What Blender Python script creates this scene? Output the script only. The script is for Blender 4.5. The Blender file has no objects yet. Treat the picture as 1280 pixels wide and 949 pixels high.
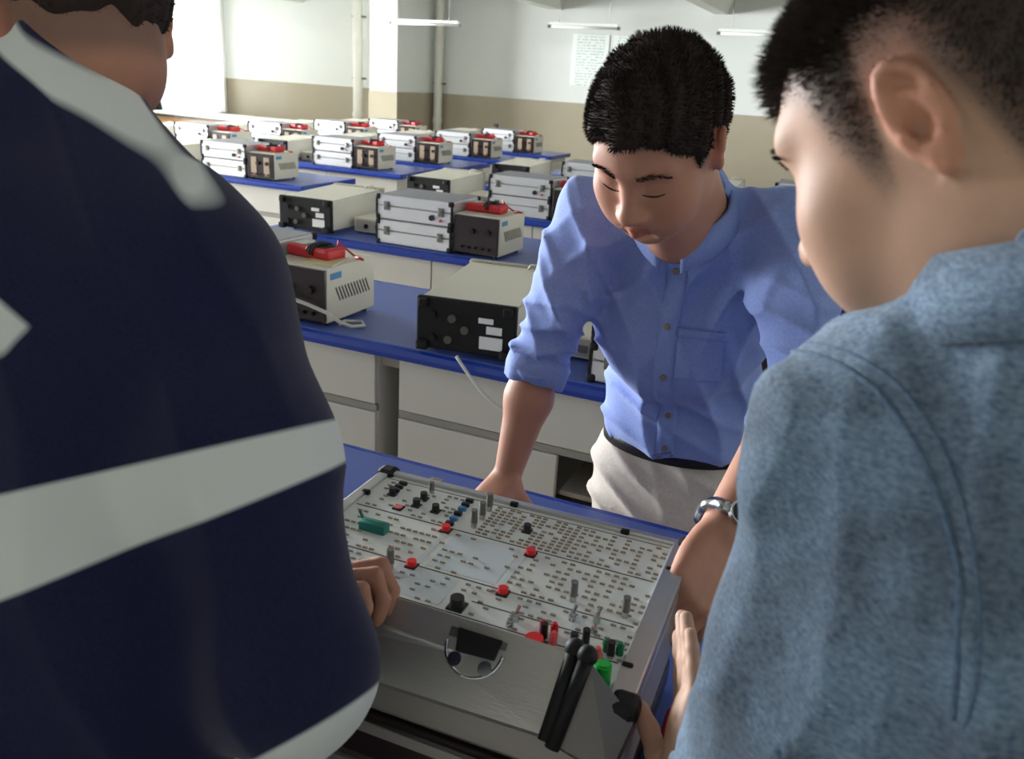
import bpy, bmesh, math, random
import numpy as np
from mathutils import Vector, Matrix, Euler
from mathutils.bvhtree import BVHTree

random.seed(7)
SC = bpy.context.scene
COL = SC.collection
R = math.radians

# ------------------------------------------------------------------ camera
def cam_axes(yaw, pitch, roll):
    f = np.array([-math.sin(yaw)*math.cos(pitch), math.cos(yaw)*math.cos(pitch), -math.sin(pitch)])
    r = np.array([math.cos(yaw), math.sin(yaw), 0.0]); u = np.cross(r, f)
    c, s = math.cos(roll), math.sin(roll)
    return r*c+u*s, u*c-r*s, f
CAM_Z = 1.58
cr, cu, cf = cam_axes(R(22.69), R(19.89), R(3.57))
cd = bpy.data.cameras.new('camera'); cam = bpy.data.objects.new('camera', cd); COL.objects.link(cam)
m = Matrix.Identity(4)
for i in range(3):
    m[i][0], m[i][1], m[i][2] = cr[i], cu[i], -cf[i]
m[0][3], m[1][3], m[2][3] = 0, 0, CAM_Z
cam.matrix_world = m
cd.sensor_fit = 'HORIZONTAL'; cd.sensor_width = 36; cd.lens = 36*1036/1280
cd.clip_start = .02; cd.clip_end = 200
cd.dof.use_dof = True; cd.dof.focus_distance = 1.35; cd.dof.aperture_fstop = 9.0
SC.camera = cam

# ------------------------------------------------------------------ world, lights, exposure
SC.view_settings.view_transform = 'Standard'; SC.view_settings.look = 'None'
SC.view_settings.gamma = 1.0; SC.view_settings.use_curve_mapping = False
SC.view_settings.exposure = 0.45
SC.cycles.max_bounces = 8; SC.cycles.diffuse_bounces = 5; SC.cycles.transparent_max_bounces = 12
SC.cycles.use_denoising = True
SC.cycles.sample_clamp_indirect = 6
w = bpy.data.worlds.new('overcast_sky'); SC.world = w; w.use_nodes = True
bg = w.node_tree.nodes['Background']; bg.inputs[0].default_value = (.86, .93, 1, 1); bg.inputs[1].default_value = 1.2

ROOM = dict(x0=-10.9, x1=3.2, y0=-3.2, y1=12.2, zc=3.05)
WINDOWS = [(10.45, 12.0), (6.9, 9.1), (3.4, 5.6), (-.1, 2.1), (-2.9, -.9)]     # along the left wall (y range)
WIN_Z = (.70, 2.75)
def daylight(y0, y1, power):
    ld = bpy.data.lights.new('window_daylight', 'AREA'); ld.shape = 'RECTANGLE'
    ld.size = WIN_Z[1]-WIN_Z[0]; ld.size_y = y1-y0; ld.energy = power; ld.color = (.93, .97, 1.0)
    o = bpy.data.objects.new('window_daylight', ld); COL.objects.link(o)
    o.location = (ROOM['x0']-.45, (y0+y1)/2, (WIN_Z[0]+WIN_Z[1])/2+.05); o.rotation_euler = (0, R(-90), 0)
    return o
for (a, b), p in zip(WINDOWS, (60, 600, 860, 300, 40)):
    daylight(a, b, p*(b-a))

# ------------------------------------------------------------------ materials
MATS = {}
def new_mat(name):
    m = bpy.data.materials.new(name); m.use_nodes = True
    nt = m.node_tree; return m, nt, nt.nodes['Principled BSDF'], nt.links
def srgb(r, g, b):
    f = lambda c: (c/255/12.92 if c/255 <= .04045 else ((c/255+.055)/1.055)**2.4)
    return (f(r), f(g), f(b), 1)
def mat(name, col, rough=.5, metal=0, spec=.5, var=.06, scale=12, bump=0, bscale=60, coat=0, stretch=None):
    """plain surface: colour with a little noise variation, optional fine bump"""
    if name in MATS: return MATS[name]
    m, nt, b, L = new_mat(name)
    b.inputs['Roughness'].default_value = rough; b.inputs['Metallic'].default_value = metal
    b.inputs['Specular IOR Level'].default_value = spec
    if coat: b.inputs['Coat Weight'].default_value = coat; b.inputs['Coat Roughness'].default_value = .15
    tc = nt.nodes.new('ShaderNodeTexCoord'); mp = nt.nodes.new('ShaderNodeMapping')
    L.new(tc.outputs['Object'], mp.inputs['Vector'])
    if stretch: mp.inputs['Scale'].default_value = stretch
    n = nt.nodes.new('ShaderNodeTexNoise'); n.inputs['Scale'].default_value = scale; n.inputs['Detail'].default_value = 3
    L.new(mp.outputs[0], n.inputs['Vector'])
    mx = nt.nodes.new('ShaderNodeMix'); mx.data_type = 'RGBA'
    mx.inputs[6].default_value = [c*(1-var) for c in col[:3]]+[1]
    mx.inputs[7].default_value = [min(1, c*(1+var)) for c in col[:3]]+[1]
    L.new(n.outputs[0], mx.inputs[0]); L.new(mx.outputs[2], b.inputs['Base Color'])
    if bump:
        n2 = nt.nodes.new('ShaderNodeTexNoise'); n2.inputs['Scale'].default_value = bscale; n2.inputs['Detail'].default_value = 2
        L.new(mp.outputs[0], n2.inputs['Vector'])
        bp = nt.nodes.new('ShaderNodeBump'); bp.inputs['Strength'].default_value = bump; bp.inputs['Distance'].default_value = .004
        L.new(n2.outputs[0], bp.inputs['Height']); L.new(bp.outputs[0], b.inputs['Normal'])
    MATS[name] = m; return m

mat('wall_paint', srgb(214, 216, 211), .75, bump=.05, var=.02, scale=2)
mat('ceiling_paint', srgb(216, 216, 208), .8, var=.02, scale=2)
mat('wainscot_tile', srgb(162, 153, 133), .13, spec=.55, var=.06, scale=3)
mat('floor_tile', srgb(150, 146, 138), .3, var=.08, scale=4)
mat('pipe_paint', srgb(205, 203, 192), .45, var=.03)
mat('window_frame', srgb(225, 228, 228), .4, var=.02)
mat('blue_top', srgb(74, 93, 160), .32, spec=.45, var=.05, scale=8)
mat('blue_edge', srgb(22, 54, 148), .25, spec=.5, var=.05, scale=8)
mat('cabinet_white', srgb(196, 192, 182), .42, var=.025, scale=4)
mat('cabinet_inside', srgb(168, 160, 148), .55, var=.04, scale=4)
mat('pull_strip', srgb(150, 147, 140), .35, metal=.4, var=.05)
mat('handle_metal', srgb(120, 118, 112), .35, metal=.8, var=.05)
mat('kick', srgb(58, 50, 48), .6, var=.08)
mat('maroon_wood', srgb(96, 30, 28), .45, var=.2, scale=14, stretch=(1, 8, 1))
mat('table_wood', srgb(176, 136, 92), .4, var=.15, scale=10, stretch=(8, 1, 1))
mat('alu', srgb(214, 214, 216), .36, metal=.55, spec=.5, var=.05, scale=30, stretch=(1, 1, 14), bump=.08, bscale=90)
mat('alu_frame', srgb(196, 196, 194), .3, metal=.75, var=.05, scale=30)
mat('alu_shaded', srgb(112, 106, 104), .42, metal=.5, var=.1, scale=16)  # shaded copy of the lid's aluminium
mat('alu_brushed', srgb(178, 173, 168), .38, metal=.7, var=.07, scale=16, stretch=(1, 14, 14), bump=.1, bscale=60)
mat('case_top', srgb(132, 132, 138), .5, metal=.1, var=.1, scale=40)
mat('black_plastic', srgb(20, 19, 20), .6, spec=.3, var=.12)
mat('dark_panel', srgb(40, 27, 27), .3, var=.18, scale=6)
mat('lit_tan', srgb(158, 136, 112), .45, var=.08)  # tan tone of the daylit supply fronts, light put into the colour
mat('beige_metal', srgb(206, 202, 186), .42, var=.03, scale=6)
mat('beige_dark', srgb(172, 168, 152), .5, var=.04)
mat('vent_dark', srgb(88, 84, 74), .7, var=.1)
mat('red_rubber', srgb(196, 34, 44), .4, var=.08)
mat('lcd', srgb(128, 132, 122), .25, var=.05)
mat('sticker_white', srgb(228, 228, 226), .55, var=.03)
mat('sticker_blue', srgb(70, 132, 176), .5, var=.1)
mat('manual_paper', srgb(212, 196, 150), .7, var=.06)
mat('cable_white', srgb(196, 196, 188), .45, var=.03)
mat('cable_black', srgb(18, 18, 19), .5, var=.1)
mat('cable_red', srgb(176, 26, 34), .45, var=.1)
mat('chrome', srgb(190, 190, 190), .16, metal=1, var=.03)
mat('panel_white', srgb(218, 221, 216), .38, var=.015, scale=6)
mat('print_black', srgb(34, 32, 34), .5, var=.05)
mat('print_blue', srgb(202, 210, 213), .5, var=.04)
mat('brass_socket', srgb(172, 156, 138), .4, metal=.5, var=.2, scale=90)
mat('socket_grey', srgb(164, 160, 154), .4, metal=.5, var=.2, scale=90)
mat('knob_grey', srgb(104, 102, 98), .5, var=.08)
mat('knob_black', srgb(20, 18, 20), .4, var=.1)
mat('cap_red', srgb(224, 30, 34), .35, var=.05)
mat('cap_pink', srgb(236, 96, 100), .4, var=.05)
mat('teal_plastic', srgb(12, 116, 104), .4, var=.08)
mat('green_plastic', srgb(20, 168, 60), .4, var=.08)
mat('green_dark', srgb(16, 112, 72), .4, var=.08)
mat('tube_white', srgb(232, 232, 226), .4, var=.02)

def glass_mat():
    m, nt, b, L = new_mat('window_glass')
    tr = nt.nodes.new('ShaderNodeBsdfTransparent'); gl = nt.nodes.new('ShaderNodeBsdfGlossy'); gl.inputs['Roughness'].default_value = .02
    mx = nt.nodes.new('ShaderNodeMixShader'); fr = nt.nodes.new('ShaderNodeFresnel')
    L.new(fr.outputs[0], mx.inputs[0]); L.new(tr.outputs[0], mx.inputs[1]); L.new(gl.outputs[0], mx.inputs[2])
    L.new(mx.outputs[0], nt.nodes['Material Output'].inputs[0]); MATS['window_glass'] = m
glass_mat()
def curtain_mat():
    m, nt, b, L = new_mat('sheer_curtain')
    d = nt.nodes.new('ShaderNodeBsdfDiffuse'); d.inputs[0].default_value = (.9, .9, .88, 1)
    t = nt.nodes.new('ShaderNodeBsdfTranslucent'); t.inputs[0].default_value = (.95, .95, .93, 1)
    tr = nt.nodes.new('ShaderNodeBsdfTransparent')
    a = nt.nodes.new('ShaderNodeMixShader'); a.inputs[0].default_value = .7
    c = nt.nodes.new('ShaderNodeMixShader'); c.inputs[0].default_value = .35
    L.new(d.outputs[0], a.inputs[1]); L.new(t.outputs[0], a.inputs[2]); L.new(a.outputs[0], c.inputs[1]); L.new(tr.outputs[0], c.inputs[2])
    L.new(c.outputs[0], nt.nodes['Material Output'].inputs[0]); MATS['sheer_curtain'] = m
curtain_mat()
def poster_mat():
    m, nt, b, L = new_mat('poster_print'); b.inputs['Roughness'].default_value = .35
    tc = nt.nodes.new('ShaderNodeTexCoord'); sp = nt.nodes.new('ShaderNodeSeparateXYZ'); L.new(tc.outputs['Object'], sp.inputs[0])
    wv = nt.nodes.new('ShaderNodeMath'); wv.operation = 'MULTIPLY'; wv.inputs[1].default_value = 26; L.new(sp.outputs['Z'], wv.inputs[0])
    fr = nt.nodes.new('ShaderNodeMath'); fr.operation = 'FRACT'; L.new(wv.outputs[0], fr.inputs[0])
    lt = nt.nodes.new('ShaderNodeMath'); lt.operation = 'LESS_THAN'; lt.inputs[1].default_value = .45; L.new(fr.outputs[0], lt.inputs[0])
    mp = nt.nodes.new('ShaderNodeMapping'); mp.inputs['Scale'].default_value = (30, 1, 26); L.new(tc.outputs['Object'], mp.inputs[0])
    n = nt.nodes.new('ShaderNodeTexNoise'); n.inputs['Scale'].default_value = 1.2; L.new(mp.outputs[0], n.inputs['Vector'])
    g = nt.nodes.new('ShaderNodeMath'); g.operation = 'GREATER_THAN'; g.inputs[1].default_value = .47; L.new(n.outputs[0], g.inputs[0])
    mu = nt.nodes.new('ShaderNodeMath'); mu.operation = 'MULTIPLY'; L.new(lt.outputs[0], mu.inputs[0]); L.new(g.outputs[0], mu.inputs[1])
    ab = nt.nodes.new('ShaderNodeMath'); ab.operation = 'ABSOLUTE'; L.new(sp.outputs['X'], ab.inputs[0])
    ins = nt.nodes.new('ShaderNodeMath'); ins.operation = 'LESS_THAN'; ins.inputs[1].default_value = .21; L.new(ab.outputs[0], ins.inputs[0])
    m2 = nt.nodes.new('ShaderNodeMath'); m2.operation = 'MULTIPLY'; L.new(mu.outputs[0], m2.inputs[0]); L.new(ins.outputs[0], m2.inputs[1])
    mx = nt.nodes.new('ShaderNodeMix'); mx.data_type = 'RGBA'; mx.inputs[6].default_value = srgb(232, 236, 232); mx.inputs[7].default_value = srgb(178, 194, 189)
    L.new(m2.outputs[0], mx.inputs[0]); L.new(mx.outputs[2], b.inputs['Base Color']); MATS['poster_print'] = m
poster_mat()

# ------------------------------------------------------------------ mesh helpers
class MB:
    """collects simple shapes, builds ONE mesh object"""
    def __init__(s): s.bm = bmesh.new()
    def box(s, c, d, bev=0, rot=None, seg=2):
        r = bmesh.ops.create_cube(s.bm, size=1); vs = r['verts']
        bmesh.ops.scale(s.bm, vec=d, verts=vs)
        if bev:
            es = list({e for v in vs for e in v.link_edges})
            rr = bmesh.ops.bevel(s.bm, geom=es, offset=min(bev, min(d)*.45), segments=seg, affect='EDGES', profile=.5)
            vs = list({v for f in rr['faces'] for v in f.verts} | {v for v in vs if v.is_valid})
        if rot is not None: bmesh.ops.rotate(s.bm, cent=(0, 0, 0), matrix=(rot if isinstance(rot, Matrix) else Euler(rot).to_matrix()), verts=vs)
        bmesh.ops.translate(s.bm, vec=c, verts=vs); return s
    def bx(s, x0, x1, y0, y1, z0, z1, bev=0):
        return s.box(((x0+x1)/2, (y0+y1)/2, (z0+z1)/2), (abs(x1-x0), abs(y1-y0), abs(z1-z0)), bev)
    def cyl(s, c, r, h, axis='Z', r2=None, n=20, rot=None):
        q = bmesh.ops.create_cone(s.bm, cap_ends=True, segments=n, radius1=r, radius2=r if r2 is None else r2, depth=h); vs = q['verts']
        if axis == 'Y': bmesh.ops.rotate(s.bm, cent=(0, 0, 0), matrix=Matrix.Rotation(R(90), 3, 'X'), verts=vs)
        if axis == 'X': bmesh.ops.rotate(s.bm, cent=(0, 0, 0), matrix=Matrix.Rotation(R(90), 3, 'Y'), verts=vs)
        if rot is not None: bmesh.ops.rotate(s.bm, cent=(0, 0, 0), matrix=rot, verts=vs)
        bmesh.ops.translate(s.bm, vec=c, verts=vs); return s
    def sph(s, c, r, sc=(1, 1, 1), n=12):
        q = bmesh.ops.create_uvsphere(s.bm, u_segments=n, v_segments=max(6, n*2//3), radius=r); vs = q['verts']
        bmesh.ops.scale(s.bm, vec=sc, verts=vs); bmesh.ops.translate(s.bm, vec=c, verts=vs); return s
    def tube(s, pts, r, n=8):
        P = [Vector(p) for p in pts]; rings = []
        for i, p in enumerate(P):
            t = (P[min(i+1, len(P)-1)]-P[max(i-1, 0)]).normalized()
            a = t.orthogonal().normalized() if not rings else (pa-t*pa.dot(t)).normalized()
            pa = a; b = t.cross(a); rr = r[i] if isinstance(r, (list, tuple)) else r
            rings.append([s.bm.verts.new(p+(a*math.cos(2*math.pi*k/n)+b*math.sin(2*math.pi*k/n))*rr) for k in range(n)])
        for A, B in zip(rings, rings[1:]):
            for k in range(n): s.bm.faces.new((A[k], A[(k+1) % n], B[(k+1) % n], B[k]))
        s.bm.faces.new(rings[0][::-1]); s.bm.faces.new(rings[-1]); return s
    def prism(s, poly, x0, x1, axis='X'):
        """poly in the plane across the axis"""
        f = (lambda a, b, t: (t, a, b)) if axis == 'X' else ((lambda a, b, t: (a, t, b)) if axis == 'Y' else (lambda a, b, t: (a, b, t)))
        A = [s.bm.verts.new(f(a, b, x0)) for a, b in poly]; B = [s.bm.verts.new(f(a, b, x1)) for a, b in poly]
        n = len(poly)
        for k in range(n): s.bm.faces.new((A[k], A[(k+1) % n], B[(k+1) % n], B[k]))
        s.bm.faces.new(A[::-1]); s.bm.faces.new(B); return s
    def hexa(s, p):
        """8 corners: 0-3 one face, 4-7 the opposite one"""
        v = [s.bm.verts.new(q) for q in p]
        for f in ((0, 1, 2, 3), (7, 6, 5, 4), (0, 4, 5, 1), (1, 5, 6, 2), (2, 6, 7, 3), (3, 7, 4, 0)): s.bm.faces.new([v[i] for i in f])
        return s
    def build(s, name, material, parent=None, smooth=False):
        bmesh.ops.recalc_face_normals(s.bm, faces=s.bm.faces)
        me = bpy.data.meshes.new(name); s.bm.to_mesh(me); s.bm.free()
        me.materials.append(MATS[material] if isinstance(material, str) else material)
        if smooth:
            me.polygons.foreach_set('use_smooth', [True]*len(me.polygons))
        o = bpy.data.objects.new(name, me); COL.objects.link(o)
        if parent is not None: o.parent = parent
        return o
def smooth_by_angle(o, ang=40):
    me = o.data; me.polygons.foreach_set('use_smooth', [True]*len(me.polygons))
    bm = bmesh.new(); bm.from_mesh(me)
    for e in bm.edges: e.smooth = e.calc_face_angle(3.14) < R(ang)
    bm.to_mesh(me); bm.free(); return o
def tag(o, label=None, cat=None, group=None, kind=None):
    if label: o['label'] = label
    if cat: o['category'] = cat
    if group: o['group'] = group
    if kind: o['kind'] = kind
    return o
def empty(name, loc=(0, 0, 0), rz=0):
    o = bpy.data.objects.new(name, None); COL.objects.link(o); o.location = loc; o.rotation_euler = (0, 0, rz); o.empty_display_size = .05
    return o
def copy_tree(o, parent=None):
    c = o.copy(); COL.objects.link(c); c.parent = parent
    for ch in list(o.children): copy_tree(ch, c)
    return c
def struct(name, mb, m, parent=None):
    o = mb.build(name, m, parent)
    if parent is None: o['kind'] = 'structure'
    return o

# ================================================================== THE ROOM
X0, X1, Y0, Y1, ZC = ROOM['x0'], ROOM['x1'], ROOM['y0'], ROOM['y1'], ROOM['zc']
WZ = 1.305
struct('floor', MB().bx(X0-.3, X1+.3, Y0-.3, Y1+.3, -.1, 0), 'floor_tile')
struct('ceiling', MB().bx(X0-.3, X1+.3, Y0-.3, Y1+.3, ZC, ZC+.12), 'ceiling_paint')
struct('wall_back', MB().bx(X0-.3, X1+.3, Y1, Y1+.25, 0, ZC), 'wall_paint')
struct('wall_right', MB().bx(X1, X1+.25, Y0, Y1, 0, ZC), 'wall_paint')
struct('wall_front', MB().bx(X0-.3, X1+.3, Y0-.25, Y0, 0, ZC), 'wall_paint')
wl = MB()                                                     # left wall with window openings
wl.bx(X0-.25, X0, Y0, Y1, 0, WIN_Z[0]); wl.bx(X0-.25, X0, Y0, Y1, WIN_Z[1], ZC)
edges = sorted([Y0, Y1]+[v for w_ in WINDOWS for v in w_])
for a, b in zip(edges[0::2], edges[1::2]):
    wl.bx(X0-.25, X0, a, b, WIN_Z[0], WIN_Z[1])
struct('wall_left', wl, 'wall_paint')
# glossy tile wainscot
struct('trim_1', MB().bx(X0+.02, X1, Y1-.02, Y1, 0, WZ), 'wainscot_tile')
ws = MB(); ws.bx(X0, X0+.02, Y0, Y1, 0, WIN_Z[0])
for a, b in zip(edges[0::2], edges[1::2]): ws.bx(X0, X0+.02, a, b, WIN_Z[0], WZ)
struct('trim_2', ws, 'wainscot_tile')
struct('trim_3', MB().bx(X1-.02, X1, Y0, Y1-.02, 0, WZ), 'wainscot_tile')
# wall stub (column) at the back with its own tile skirt
CX0, CX1, CY = -7.19, -6.73, 11.05
struct('column', MB().bx(CX0, CX1, CY, Y1, 0, ZC), 'wall_paint')
sk = MB(); sk.bx(CX0-.015, CX1+.015, CY-.015, CY, 0, WZ); sk.bx(CX1, CX1+.015, CY, Y1-.02, 0, WZ); sk.bx(CX0-.015, CX0, CY, Y1-.02, 0, WZ)
struct('trim_4', sk, 'wainscot_tile')
# ceiling beams running to the back wall
def beam(x, ye):
    b = MB(); b.prism([(x-.26, ZC), (x-.09, 2.56), (x+.09, 2.56), (x+.26, ZC)], Y0, ye, 'Y'); return struct('beam', b, 'ceiling_paint')
for x, ye in ((-7.0, Y1), (-4.78, Y1), (-2.4, Y1), (-.05, Y1), (-9.3, Y1), (2.2, Y1)): beam(x, ye)
# windows
for i, (a, b) in enumerate(WINDOWS):
    z0, z1 = WIN_Z; f = MB(); t = .05; xc = X0-.14
    f.bx(xc-.03, xc+.03, a, b, z0, z0+t); f.bx(xc-.03, xc+.03, a, b, z1-t, z1)
    f.bx(xc-.03, xc+.03, a, a+t, z0, z1); f.bx(xc-.03, xc+.03, b-t, b, z0, z1)
    mid = (a+b)/2
    f.bx(xc-.03, xc+.03, mid-.03, mid+.03, z0, z1); f.bx(xc-.03, xc+.03, a, b, 2.2, 2.25)
    wo = struct('window_%d' % (i+1), f, 'window_frame')
    MB().bx(xc-.004, xc+.004, a+t, mid-.03, z0+t, z1-t).build('pane', 'window_glass', wo)
    MB().bx(xc-.004, xc+.004, mid+.03, b-t, z0+t, z1-t).build('pane', 'window_glass', wo)
    MB().bx(X0-.24, X0+.05, a-.03, b+.03, z0-.04, z0, .006).build('window_sill', 'window_frame', wo)
# pleated sheer curtain, its near edge gathered towards the sill
def curtain(ya, yb, ya_low, zt, zb, label):
    bm = bmesh.new(); nu, nv = 70, 14; g = []
    for j in range(nv+1):
        v = j/nv; z = zt+(zb-zt)*v; a = ya+(ya_low-ya)*v**1.1; row = []
        for i in range(nu+1):
            u = i/nu; row.append(bm.verts.new((X0+.10+.035*math.sin(u*2*math.pi*11)*(1-.3*v), a+(yb-a)*u, z)))
        g.append(row)
    for j in range(nv):
        for i in range(nu): bm.faces.new((g[j][i], g[j][i+1], g[j+1][i+1], g[j+1][i]))
    e = MB(); e.bm.free(); e.bm = bm
    o = e.build('curtain', 'sheer_curtain', None, True); return tag(o, label, 'curtain')
curtain(10.18, 12.05, 10.58, 2.85, .74, 'white sheer pleated curtain glowing in the far corner window')
# pipes
def pipe(x, y, r, label):
    p = empty('drain_pipe', (x, y, 0)); MB().cyl((0, 0, ZC/2), r, ZC, n=24).build('pipe', 'pipe_paint', p, False)
    for z in (.9, 2.0): MB().cyl((0, 0, z), r*1.18, .07, n=24).build('collar', 'pipe_paint', p)
    for z in (1.45, 2.35): MB().bx(-r*1.3, r*1.3, -.01, .10, z-.015, z+.015).build('bracket', 'handle_metal', p)
    tag(p, label, 'pipe')
pipe(-7.87, 11.75, .075, 'vertical white pipe left of the wall column')
pipe(-6.59, 12.05, .065, 'vertical beige pipe in the corner right of the wall column')
# hanging fluorescent battens (switched off)
def batten(x0, x1, y, z, label):
    t = empty('fluorescent_light', ((x0+x1)/2, y, z)); L_ = x1-x0
    MB().bx(-L_/2, L_/2, -.03, .03, 0, .035, .004).build('housing', 'tube_white', t)
    MB().cyl((0, 0, -.022), .014, L_-.06, 'X', n=14).build('tube', 'tube_white', t, True)
    for s in (-1, 1):
        MB().bx(s*L_/2-.02, s*L_/2+.02, -.018, .018, -.04, .0).build('end_cap', 'handle_metal', t)
        MB().cyl((s*L_*.36, 0, (ZC-z)/2), .004, ZC-z, n=8).build('hanger', 'handle_metal', t)
    tag(t, label, 'lamp')
batten(-6.82, -5.72, 11.0, 2.25, 'unlit tube light hanging by the wall column')
batten(-4.62, -3.62, 11.6, 2.32, 'unlit tube light hanging above the wall poster')
batten(-2.28, -1.20, 11.6, 2.31, 'unlit tube light hanging right of the standing man')
# posters
def poster(x0, x1, z0, z1, label):
    o = MB().box((0, 0, 0), (x1-x0, .012, z1-z0), .002).build('wall_poster', 'poster_print')
    o.location = ((x0+x1)/2, Y1-.006, (z0+z1)/2); tag(o, label, 'poster')
poster(-4.47, -3.92, 1.545, 2.25, 'white notice board with printed lines, left of two on back wall')
poster(-3.86, -3.31, 1.545, 2.25, 'white notice board half hidden behind the standing man')

# ================================================================== BENCHES
WT = .8        # worktop height
def worktop(x0, x1, y0, y1, label):
    root = empty('worktop', ((x0+x1)/2, (y0+y1)/2, WT-.035)); hx, hy = (x1-x0)/2, (y1-y0)/2
    MB().bx(-hx+.012, hx-.012, -hy+.012, hy-.012, .0, .035, .003).build('surface', 'blue_top', root)
    e = MB()
    e.prism([(-hy+.012, .033), (-hy, .026), (-hy-.004, .010), (-hy, -.006), (-hy+.03, -.008), (-hy+.03, .0), (-hy+.012, .0)], -hx, hx)
    e.build('front_edge', 'blue_edge', root)
    MB().bx(-hx, hx, hy-.012, hy, -.005, .034).build('back_edge', 'blue_edge', root)
    for s in (-1, 1): MB().bx(s*hx-.006, s*hx+.006, -hy+.012, hy-.012, -.005, .034).build('end_edge', 'blue_edge', root)
    tag(root, label, 'worktop'); return root
def cabinet(x0, x1, y0, y1, label, drawers=1, doors=2, open_door=None, handle=True, split=None):
    """drawers over doors, front towards -y"""
    root = empty('base_cabinet', ((x0+x1)/2, (y0+y1)/2, 0)); hx, hy = (x1-x0)/2, (y1-y0)/2; zt = WT-.044
    b = MB(); t = .02
    b.bx(-hx, -hx+t, -hy+.02, hy, .08, zt); b.bx(hx-t, hx, -hy+.02, hy, .08, zt); b.bx(-hx+t, hx-t, hy-t, hy, .08, zt)
    b.bx(-hx+t, hx-t, -hy+.02, hy-t, .08, .10); b.bx(-hx+t, hx-t, -hy+.02, hy-t, zt-.2, zt-.185); b.bx(-hx+t, hx-t, -hy+.02, hy-t, zt-.02, zt)
    b.build('carcass', 'cabinet_white', root)
    MB().bx(-hx+.01, hx-.01, -hy+.06, hy, 0, .08).build('kick_board', 'kick', root)
    dw = 2*hx/drawers
    for k in range(drawers):
        a = -hx+k*dw+.003; c = a+dw-.006
        d = MB().bx(a, c, -hy, -hy+.02, zt-.178, zt-.004, .002).build('drawer', 'cabinet_white', root)
        if handle:
            h = MB(); mx = (a+c)/2; h.bx(mx-.045, mx+.045, -hy-.004, -hy+.001, zt-.112, zt-.078, .002)
            h.build('handle', 'handle_metal', d)
            MB().bx(mx-.034, mx+.034, -hy-.006, -hy-.003, zt-.105, zt-.092, .001).build('recess', 'kick', d)
    MB().bx(-hx, hx, -hy+.006, -hy+.02, zt-.205, zt-.182).build('pull_strip', 'pull_strip', root)
    cuts = split or [k/doors for k in range(doors+1)]; doors = len(cuts)-1
    for k in range(doors):
        if open_door == k: continue
        a = -hx+2*hx*cuts[k]+.002; c = -hx+2*hx*cuts[k+1]-.002
        MB().bx(a, c, -hy, -hy+.02, .085, zt-.208, .002).build('door', 'cabinet_white', root)
    if open_door is not None:
        a = -hx+2*hx*cuts[open_door]; MB().bx(a, -hx+2*hx*cuts[open_door+1]-t, -hy+.05, hy-t, .40, .415).build('shelf', 'cabinet_inside', root)
    tag(root, label, 'cabinet'); return root

# near bench, on which the open trainer case stands
worktop(-3.3, 2.2, .56, 1.405, 'blue worktop under the open trainer case')
cabinet(-1.35, .62, .62, 1.33, 'white base cabinet under the near blue worktop', 3, 3, handle=False)
# row 1 (just behind the standing man)
worktop(-2.75, 2.2, 2.06, 2.75, 'blue worktop of the bench row right behind the standing man')
cabinet(-2.6, -1.345, 2.10, 2.72, 'white base cabinet left of the dark knee gap', 2, 2, handle=False)
cabinet(-1.262, -.42, 2.10, 2.72, 'white base cabinet with one open compartment behind the man', 1, 2, open_door=1, handle=False, split=[0, .645, 1])
tk = MB().bx(-.60, -.56, 2.25, 2.40, .1005, .24, .004).build('wooden_block', 'maroon_wood'); tag(tk, 'maroon wooden block standing in the open cabinet compartment', 'block')
cabinet(-.32, 1.95, 2.10, 2.72, 'white base cabinet of the first row hidden behind the men', 3, 3, handle=False)
ap = MB().bx(-1.345, -1.262, 2.14, 2.16, .70, .757).build('apron_rail', 'cabinet_inside'); tag(ap, 'short beige rail bridging the knee gap between cabinets', 'rail')
RB = {2: 3.37, 3: 4.62, 4: 5.87, 5: 7.12}
ORD = {1: 'first', 2: 'second', 3: 'third', 4: 'fourth', 5: 'fifth'}
for r, y in RB.items():
    worktop(-2.82, 2.2, y, y+.68, 'blue worktop of the %s centre bench row' % ORD[r])
    cabinet(-2.70, -1.05, y+.04, y+.65, 'white drawer cabinet at the aisle end of the %s centre bench row' % ORD[r], 2, 2, handle=True)
    cabinet(-.9, .75, y+.04, y+.65, 'white drawer cabinet in the middle of the %s centre bench row' % ORD[r], 2, 2, handle=True)
LB = {1: (4.77, -3.66), 2: (5.95, -3.58), 3: (6.86, -3.52), 4: (7.86, -3.46), 5: (8.88, -3.42)}
for r, (y, xe) in LB.items():
    worktop(-7.0, xe, y, y+.66, 'blue worktop of the %s window side bench row' % ORD[r])
    cabinet(xe-1.45, xe-.05, y+.04, y+.63, 'white drawer cabinet at the aisle end of the %s window side row' % ORD[r], 2, 2, handle=False)
    cabinet(xe-3.2, xe-1.65, y+.04, y+.63, 'white drawer cabinet at the window end of the %s window side row' % ORD[r], 2, 2, handle=False)
# side table by the corner window
t = empty('side_table', (-9.35, 10.35, 0)); tag(t, 'wooden table with pale top and dark edge below the window', 'table')
MB().bx(-1.25, 1.05, -.45, .45, .78, .80).build('table_top', 'sticker_white', t)
MB().bx(-1.27, 1.07, -.47, .47, .745, .779).build('table_edge', 'kick', t)
MB().bx(-1.2, 1.0, -.42, -.40, .42, .745).build('front_panel', 'table_wood', t)
for sx in (-1.17, .97):
    for sy in (-.37, .37): MB().bx(sx-.03, sx+.03, sy-.03, sy+.03, 0, .745).build('leg', 'table_wood', t)
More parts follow.
